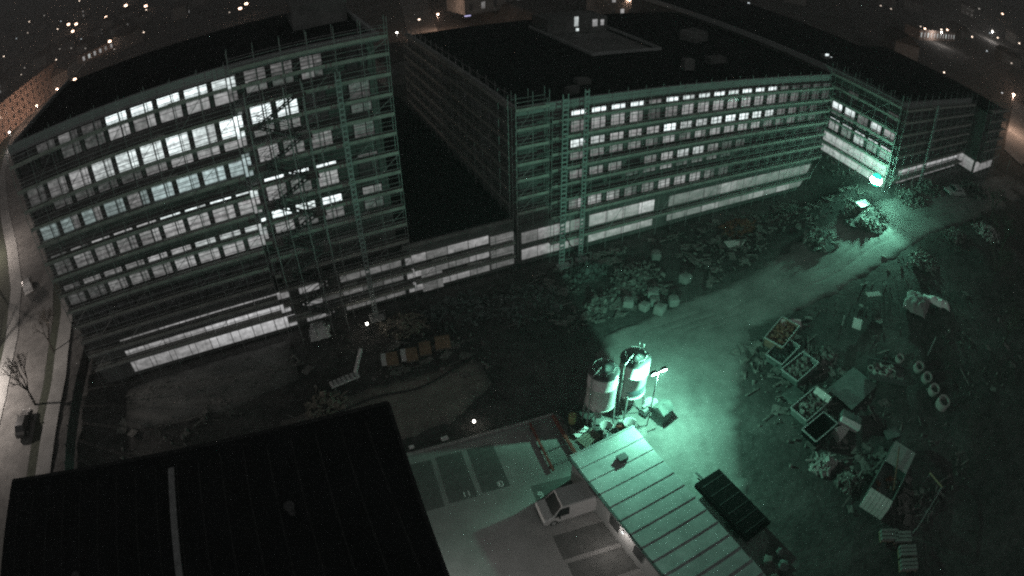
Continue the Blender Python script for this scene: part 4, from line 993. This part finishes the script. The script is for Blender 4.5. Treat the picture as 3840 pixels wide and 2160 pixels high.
pump('mortar pump right under the bright silo', (22.6, 27.4, .05), -.5, 'redsteel')
pump('mixer at the right foot of the bright silo', (25.6, 28.3, .05), .3, 'steel')
pallet('pallet lying flat left of the silos', (19.3, 28.0, .1), .3)
t = pallet('pallet of stacked cement sacks between the silo feet', (23.4, 26.2, .08), .9)
for k in range(8): put('cement_sack', MB().lump((0, 0, 0), .36, 70 + k, 2, .35), M['bag'], t, (-.55 + .37 * (k % 4), -.25 + .5 * (k // 4), .34))
slab('board', 'white plank leaning by the feet of the left silo', 'board', (19.0, 28.9, .3), (1.6, .5, .06), .4, 'white', (.2, .1))
sh = thing('tool_hut', 'small grey hut with a pitched top right of the silos', 'hut', (26.2, 27.0, .05), .25)
put('wall', MB().box((0, 0, .8), (1.3, 1.3, 1.6)), M['skip'], sh); put('roof', MB().add([(-.75, -.75, 1.6), (.75, -.75, 1.6), (.75, .75, 1.6), (-.75, .75, 1.6), (-.75, 0, 2.1), (.75, 0, 2.1)], [(0, 1, 5, 4), (2, 3, 4, 5), (0, 4, 3), (1, 2, 5)]), M['skip'], sh)
put('door', MB().box((0, -.67, .7), (.6, .04, 1.3)), M['darksteel'], sh)

# hoarding of dark panels between yard and street
fp = MB().box((0, 0, 0), (2.4, .06, 2.0)).mesh('fence_panel')
hd = thing('site_hoarding', 'dark hoarding of upright panels between the yard and the left street', 'fence', (-31, 55, 0))
pts = [(-30.2, 36.5), (-30.6, 44), (-30.4, 52), (-29.8, 60), (-30.6, 68), (-33, 76)]
for a, b in zip(pts, pts[1:]):
    a = Vector(a); b = Vector(b); n = max(1, int((b - a).length / 2.45)); d = (b - a) / n; an = atan2(d.y, d.x)
    for k in range(n):
        p = a + d * (k + .5); put('fence_panel', fp, M['darksteel'], hd, (p.x + 31, p.y - 55, 1.05), (0, 0, an + rnd.uniform(-.03, .03)))
        q = a + d * k; put('post', MB().box((0, 0, 0), (.1, .1, 2.3)), M['darksteel'], hd, (q.x + 31, q.y - 55, 1.15))
# small site lamps on the ground
WH = bpy.data.materials.new('small_lamp_glow'); WH.use_nodes = True
_p = WH.node_tree.nodes['Principled BSDF']; _p.inputs['Emission Color'].default_value = (1, .93, .84, 1); _p.inputs['Emission Strength'].default_value = 8
WM = bpy.data.materials.new('street_lamp_glow'); WM.use_nodes = True
_p = WM.node_tree.nodes['Principled BSDF']; _p.inputs['Emission Color'].default_value = (1, .66, .48, 1); _p.inputs['Emission Strength'].default_value = 7
BL = bpy.data.materials.new('blue_sign_glow'); BL.use_nodes = True
_p = BL.node_tree.nodes['Principled BSDF']; _p.inputs['Emission Color'].default_value = (.55, .55, 1, 1); _p.inputs['Emission Strength'].default_value = 1.0
def bollard(label, x, y, h, e, s_=.12):
    t = thing('site_lamp', label, 'lamp', (x, y, 0)); put('post', MB().tube((0, 0, 0), (0, 0, h), .05, 8), M['steel'], t)
    put('globe', MB().lathe([(.01, h - s_), (s_ * .7, h - s_ * .7), (s_, h), (s_ * .7, h + s_ * .7), (.01, h + s_)], 10), WH, t)
    if e: lamp('site_light', 'POINT', t, (0, 0, h + s_ + .1), e, (1, .9, .8), .1)
bollard('small bright lamp among the dark heaps before the left block', 5.5, 50.2, 1.2, 18, .15)
bollard('small lit lamp post beyond the parking kerb', 11.0, 33.9, .5, 6, .14)
tag(put('marker_stone', MB().box((0, 0, .12), (.6, .3, .24)), M['white'], None, (8.0, 33.35, 0.1)), 'white marker stone on the parking kerb right of the dark roof', 'stone')
tag(put('marker_stone', MB().box((0, 0, .1), (.45, .25, .2)), M['white'], None, (5.0, 33.6, 0.1)), 'smaller white marker stone close to the dark roof edge', 'stone')

# ------------------------------------------------------------------ vegetation
def bare_tree(label, loc, h, seed, depth=5, group=None):
    rr = random.Random(seed); t = thing('bare_tree', label, 'tree', loc, 0, group); tk = MB(); cr = MB()
    def grow(p, d, L, r, k):
        q = p + d * L
        (tk if k >= depth - 1 else cr).tube(p, q, r, 5, r * .7, False)
        if k == 0: return
        for _ in range(3 if k < depth else 4):
            nd = (d + Vector((rr.uniform(-.75, .75), rr.uniform(-.75, .75), rr.uniform(-.1, .45)))).normalized()
            grow(q, nd, L * rr.uniform(.6, .82), r * .62, k - 1)
    grow(Vector((0, 0, 0)), Vector((.05, .05, 1)).normalized(), h * .3, h * .026, depth)
    put('trunk', tk, M['bark'], t); put('crown', cr, M['twig'], t)
TR = [((-36.9, 64), 6.5, 'bare tree on the verge beside the pavement of the left street'), ((-38.4, 54.5), 7.5, 'bare dark tree nearest the parked car on the left street'), ((-50, 66), 9, 'taller bare tree farther up the far verge'), ((-56, 88), 9, 'bare tree where the left street bends'),
      ((74, 17), 6, 'bare scrub tree on the right slope nearest the tarpaulins'), ((83, 19.5), 6.5, 'bare scrub tree higher on the right slope'), ((92, 25.5), 6, 'pale bare tree near the brushwood heap'), ((66, 10), 6, 'bare scrub tree low at the right edge'), ((101, 21), 7, 'bare tree at the far right edge')]
for k, ((x, y), h, lb) in enumerate(TR): bare_tree(lb, (x, y, zt(x, y)), h, 50 + k, 5)
sb = MB(); rr = random.Random(77)
for k in range(2600):
    x = rr.uniform(48, 112); y = rr.uniform(2, 30)
    if y > 28.5 - max(0, (x - 80)) * .05 or noise.noise(Vector((x * .12, y * .12, 5))) < -.05: continue
    if x < 54 and y > 8: continue
    z = zt(x, y)
    for _ in range(3):
        d = Vector((rr.uniform(-.5, .5), rr.uniform(-.5, .5), rr.uniform(.25, .9))); L = rr.uniform(.3, .9)
        sb.tube((x, y, z - .1), Vector((x, y, z)) + d * L, .025, 3, .008, False)
o = put('dry_scrub', sb, M['twig']); o['kind'] = 'stuff'; o['label'] = 'dry scrub covering the dark slope at the right'; o['category'] = 'scrub'

# ------------------------------------------------------------------ city behind
def dimlamp(k):
    m = bpy.data.materials.new('far_lamp_glow'); m.use_nodes = True; p = m.node_tree.nodes['Principled BSDF']
    p.inputs['Emission Color'].default_value = [(1, .82, .68, 1), (1, .9, .8, 1), (.85, .95, 1, 1), (1, .78, .62, 1)][k]; p.inputs['Emission Strength'].default_value = [1.0, .55, .8, 3.5][k]
    return m
DL = [dimlamp(k) for k in range(4)]
def street_lamp(label, x, y, z, warm=True, e=0, s_=.45, group='distant lamps of the town', h=6, lc=None):
    g = zt(x, y); h = max(3, z - g)
    t = thing('street_lamp', label, 'lamp', (x, y, g), 0, group)
    put('pole', MB().tube((0, 0, 0), (0, 0, h - s_), .08, 6), M['darksteel'], t)
    put('lamp_head', MB().lathe([(.01, h - s_ * .6), (s_ * .75, h - s_ * .45), (s_, h), (s_ * .7, h + s_ * .45), (.01, h + s_ * .6)], 10), WM if warm else (DL[int(abs(x * 7 + y)) % 4] if e == 0 else WH), t)
    if e: lamp('street_light', 'POINT', t, (0, 0, h - s_ - .3), e, lc or (WARM if warm else (1, .93, .88)), .3)
W1 = [(-98, 479, 11), (-77, 452, 7), (-111, 458, 9), (-139, 452, 9), (-76, 313, 6), (-74, 231, 6), (-1, 291, 6), (-4, 279, 6), (-151, 482, 14), (-142, 475, 12)]
w1 = [(-166, 579, 27), (-222, 571, 29), (-204, 571, 28), (-216, 514, 21), (-166, 508, 18), (-162, 483, 14), (-113, 358, 6), (-94, 325, 6), (-115, 330, 6), (-152, 367, 6), (-114, 300, 6), (-143, 337, 6), (-210, 463, 14), (-130, 385, 6), (-54, 299, 6), (-9, 275, 6), (-204, 516, 21), (-115, 391, 6), (-73, 428, 6), (-65, 274, 6)]
w3 = [(264, 160, 13), (268, 156, 13), (246, 126, 13), (272, 127, 13), (487, 192, 23), (431, 156, 14), (401, 147, 13), (309, 124, 13), (395, 138, 13), (439, 134, 14), (275, 101, 13), (280, 88, 13), (161, 72, 13), (180, 58, 13)]
for p in W1: street_lamp('warm lamp far off in the town at the upper left', *p, True, 0, hypot(p[0], p[1]) * .0027 + .1, 'warm distant lamps, upper left')
for p in w1: street_lamp('faint whitish lamp far off in the town at the upper left', *p, False, 0, hypot(p[0], p[1]) * .0012, 'whitish distant lamps, upper left')
for p in w3: street_lamp('faint whitish lamp far off at the upper right', *p, False, 0, hypot(p[0], p[1]) * .0016, 'whitish distant lamps, upper right')
for p in [(284, 129, 13), (523, 181, 27), (245, 123, 13)]: street_lamp('warm lamp far off at the upper right', *p, True, 0, hypot(p[0], p[1]) * .0018, 'warm distant lamps, upper right')
ONE = [((-81, 226, 6), 6500, 'warm street lamp at the far corner of the lit apartment house'), ((-98, 236, 6), 0, 'warm street lamp seen against the apartment house facade'), ((-85, 209, 6), 6500, 'warm street lamp at the foot of the apartment house'), ((-88, 184, 6), 1200, 'whitest street lamp near the left edge below the apartment house'),
       ((55, 175, 6), 3500, 'warm street lamp with a glowing halo beyond the gap of the two blocks'), ((39, 150, 6), 900, 'warm lamp standing right above the courtyard gap'), ((74, 151, 6), 500, 'warm street lamp behind the roof of the middle block'), ((100, 142, 13), 700, 'warm street lamp at the top edge left of centre right'), ((94, 150, 13), 0, 'warm lamp at the very top edge of the picture'),
       ((48, 171, 6), 0, 'small yellowish lamp in the street beyond the courtyard'), ((38, 158, 6), 300, 'dim lamp over the low roof beyond the left block'), ((112, 127, 13), 500, 'warm lamp upper right behind the right wing roof'), ((134, 127, 13), 300, 'second warm lamp upper right behind the right wing roof'), ((142, 136, 13), 0, 'pale lamp at the top edge above the right wing')]
for p, e, lb in ONE: street_lamp(lb, *p, lb[0] == 'w' and 'whitest' not in lb, e, max(.32, hypot(p[0], p[1]) * .0021), None)
street_lamp('tall street lamp on the lit road at the right edge', 164, 49, 17, True, 9000, .45, None)
street_lamp('assumed street lamp out of view on the far verge of the left street', -50.5, 58, 8.5, True, 15000, .3, None, 6, (1, .89, .82))  # added lamp out of view, assumed from the light lying on the street
street_lamp('second assumed street lamp out of view farther up the left street', -64, 100, 8.5, True, 10000, .35, None, 6, (1, .86, .78))  # also added out of view to light the street, its lamp assumed

def house(name, label, x, y, L, W, h, rz, wall='housewall', floors=2, lit=(), gable=True, group=None, cols=None, roofm='roof', pk_=None):
    t = thing(name, label, 'building', (x, y, zt(x, y) - .2), rz, group)
    put('wall', MB().box((0, 0, h / 2), (L, W, h)), M[wall], t)
    if gable: put('roof', MB().add([(-L / 2 - .4, -W / 2 - .4, h), (L / 2 + .4, -W / 2 - .4, h), (L / 2 + .4, W / 2 + .4, h), (-L / 2 - .4, W / 2 + .4, h), (-L / 2 - .4, 0, h + W * .32), (L / 2 + .4, 0, h + W * .32)], [(0, 1, 5, 4), (2, 3, 4, 5), (0, 4, 3), (1, 2, 5)]), M[roofm], t)
    else: put('roof', MB().box((0, 0, h + .1), (L + .3, W + .3, .2)), M[roofm], t)
    cols = cols or max(2, int(L / 3)); k = 0
    for f in range(floors):
        for c in range(cols):
            z = (f + .5) * h / floors; xx = -L / 2 + (c + .5) * L / cols
            for sg in (-1, 1):
                put('window', MB().box((xx, sg * (W / 2 + .01), z), (min(1.3, L / cols * .5), .06, h / floors * .45)), PANE[lit[k % len(lit)] if lit and sg < 0 else (pk_ or 'x')], t); 
            k += 1
    return t
# apartment house lit by street lamps, long side towards us
ap = house('apartment_house', 'long plastered apartment house lit warm by street lamps at the left edge', -103.5, 230, 68, 12, 13.0, radians(80), 'plaster', 4, (), False, None, 14)
house('warehouse', 'low pale warehouse with a blue sign beyond the middle block', 76, 184, 26, 12, 5, radians(8), 'concrete', 1, ('x', 'd1', 'x', 'x', 'd0'), False, None, 6)
tag(put('blue_sign', MB().box((0, 0, 0), (2.2, .2, .6)).box((0.2, 0, -.9), (2.0, .2, .3)), BL, None, (65, 177.2, 4.6)), 'small blue lit sign beside the low warehouse', 'sign')
house('office_house', 'long low building with a few lit windows at the top edge', 105, 148, 26, 10, 8, radians(8), 'concrete', 2, ('x', 'd2', 'x', 'd1', 'x', 'x', 'x'), False, None, 8)
house('office_house', 'building with three bright windows at the top edge right of centre', 128, 158, 14, 10, 8, radians(8), 'housewall', 2, ('x', 'b2', 'b3', 'x', 'b2'), False, None, 5)
house('flat_hall', 'low hall with a pale roof edge just beyond the left block', 34, 140, 14, 18, 5.5, radians(6), 'concrete', 1, (), False, None, 3)
house('row_building', 'long low building with a lit strip of windows, upper left', -86, 322, 24, 10, 5, radians(30), 'plaster', 1, ('d2', 'b1', 'd2', 'd2', 'd1'), False, None, 7)
house('lit_wall_building', 'long low building with a brightly lit front at the upper right', 272, 132, 56, 8, 5, radians(6), 'plaster', 1, ('b1', 'd2', 'b2', 'd2', 'd2', 'b1'), False, None, 12)
street_lamp('strong pale lamp before the lit building at the upper right', 415, 150, 14, False, 9000, .9, None)
street_lamp('pale lamp on the wall of the lit low building, upper right', 262, 122, 13, False, 3500, .4, None)
rh = random.Random(21)
for k in range(34):
    a = rh.choice([0, 0, 0, 1, 1]);
    if a == 0: x = rh.uniform(-230, -20); y = rh.uniform(250, 560)
    else: x = rh.uniform(180, 480); y = rh.uniform(90, 230)
    house('town_house', ['dark gabled house of the town at the upper left', 'dark gabled house of the town at the upper right'][a], x, y, rh.uniform(9, 15), rh.uniform(8, 11), rh.uniform(5, 8), rh.uniform(0, 3), 'housewall', 2, rh.choice([(), (), ('x', 'd1', 'x'), ('x', 'x', 'd2', 'x')]), True, ['town houses, upper left', 'town houses, upper right'][a], 3)
# low shed and vans beside the left street at the block's end
house('kiosk', 'small pale cabin at the left end of the left block beside the street', -32.5, 86, 6, 3, 3, radians(110), 'plaster', 1, (), False, None, 2)
house('brick_house', 'low house with a lit warm wall behind the left end of the left block', -58, 150, 22, 14, 9, radians(75), 'plaster', 2, (), True, None, 6)

for m_ in list(DL) + [WM, WH, BL, EM, EG]: m_.cycles.emission_sampling = 'NONE'
# ------------------------------------------------------------------ thin haze box added for the glow round the lamps
hm = bpy.data.materials.new('night_haze'); hm.use_nodes = True; hn = hm.node_tree.nodes
hn.remove(hn['Principled BSDF']); hv = hn.new('ShaderNodeVolumePrincipled')
hv.inputs['Density'].default_value = 0.0007; hv.inputs['Color'].default_value = (0.82, 0.82, 0.82, 1)
hm.node_tree.links.new(hv.outputs[0], hn['Material Output'].inputs['Volume'])
hz_ = put('haze', MB().span((-2700, -900, -2.0), (2700, 2800, 560)), hm); hz_['kind'] = 'stuff'
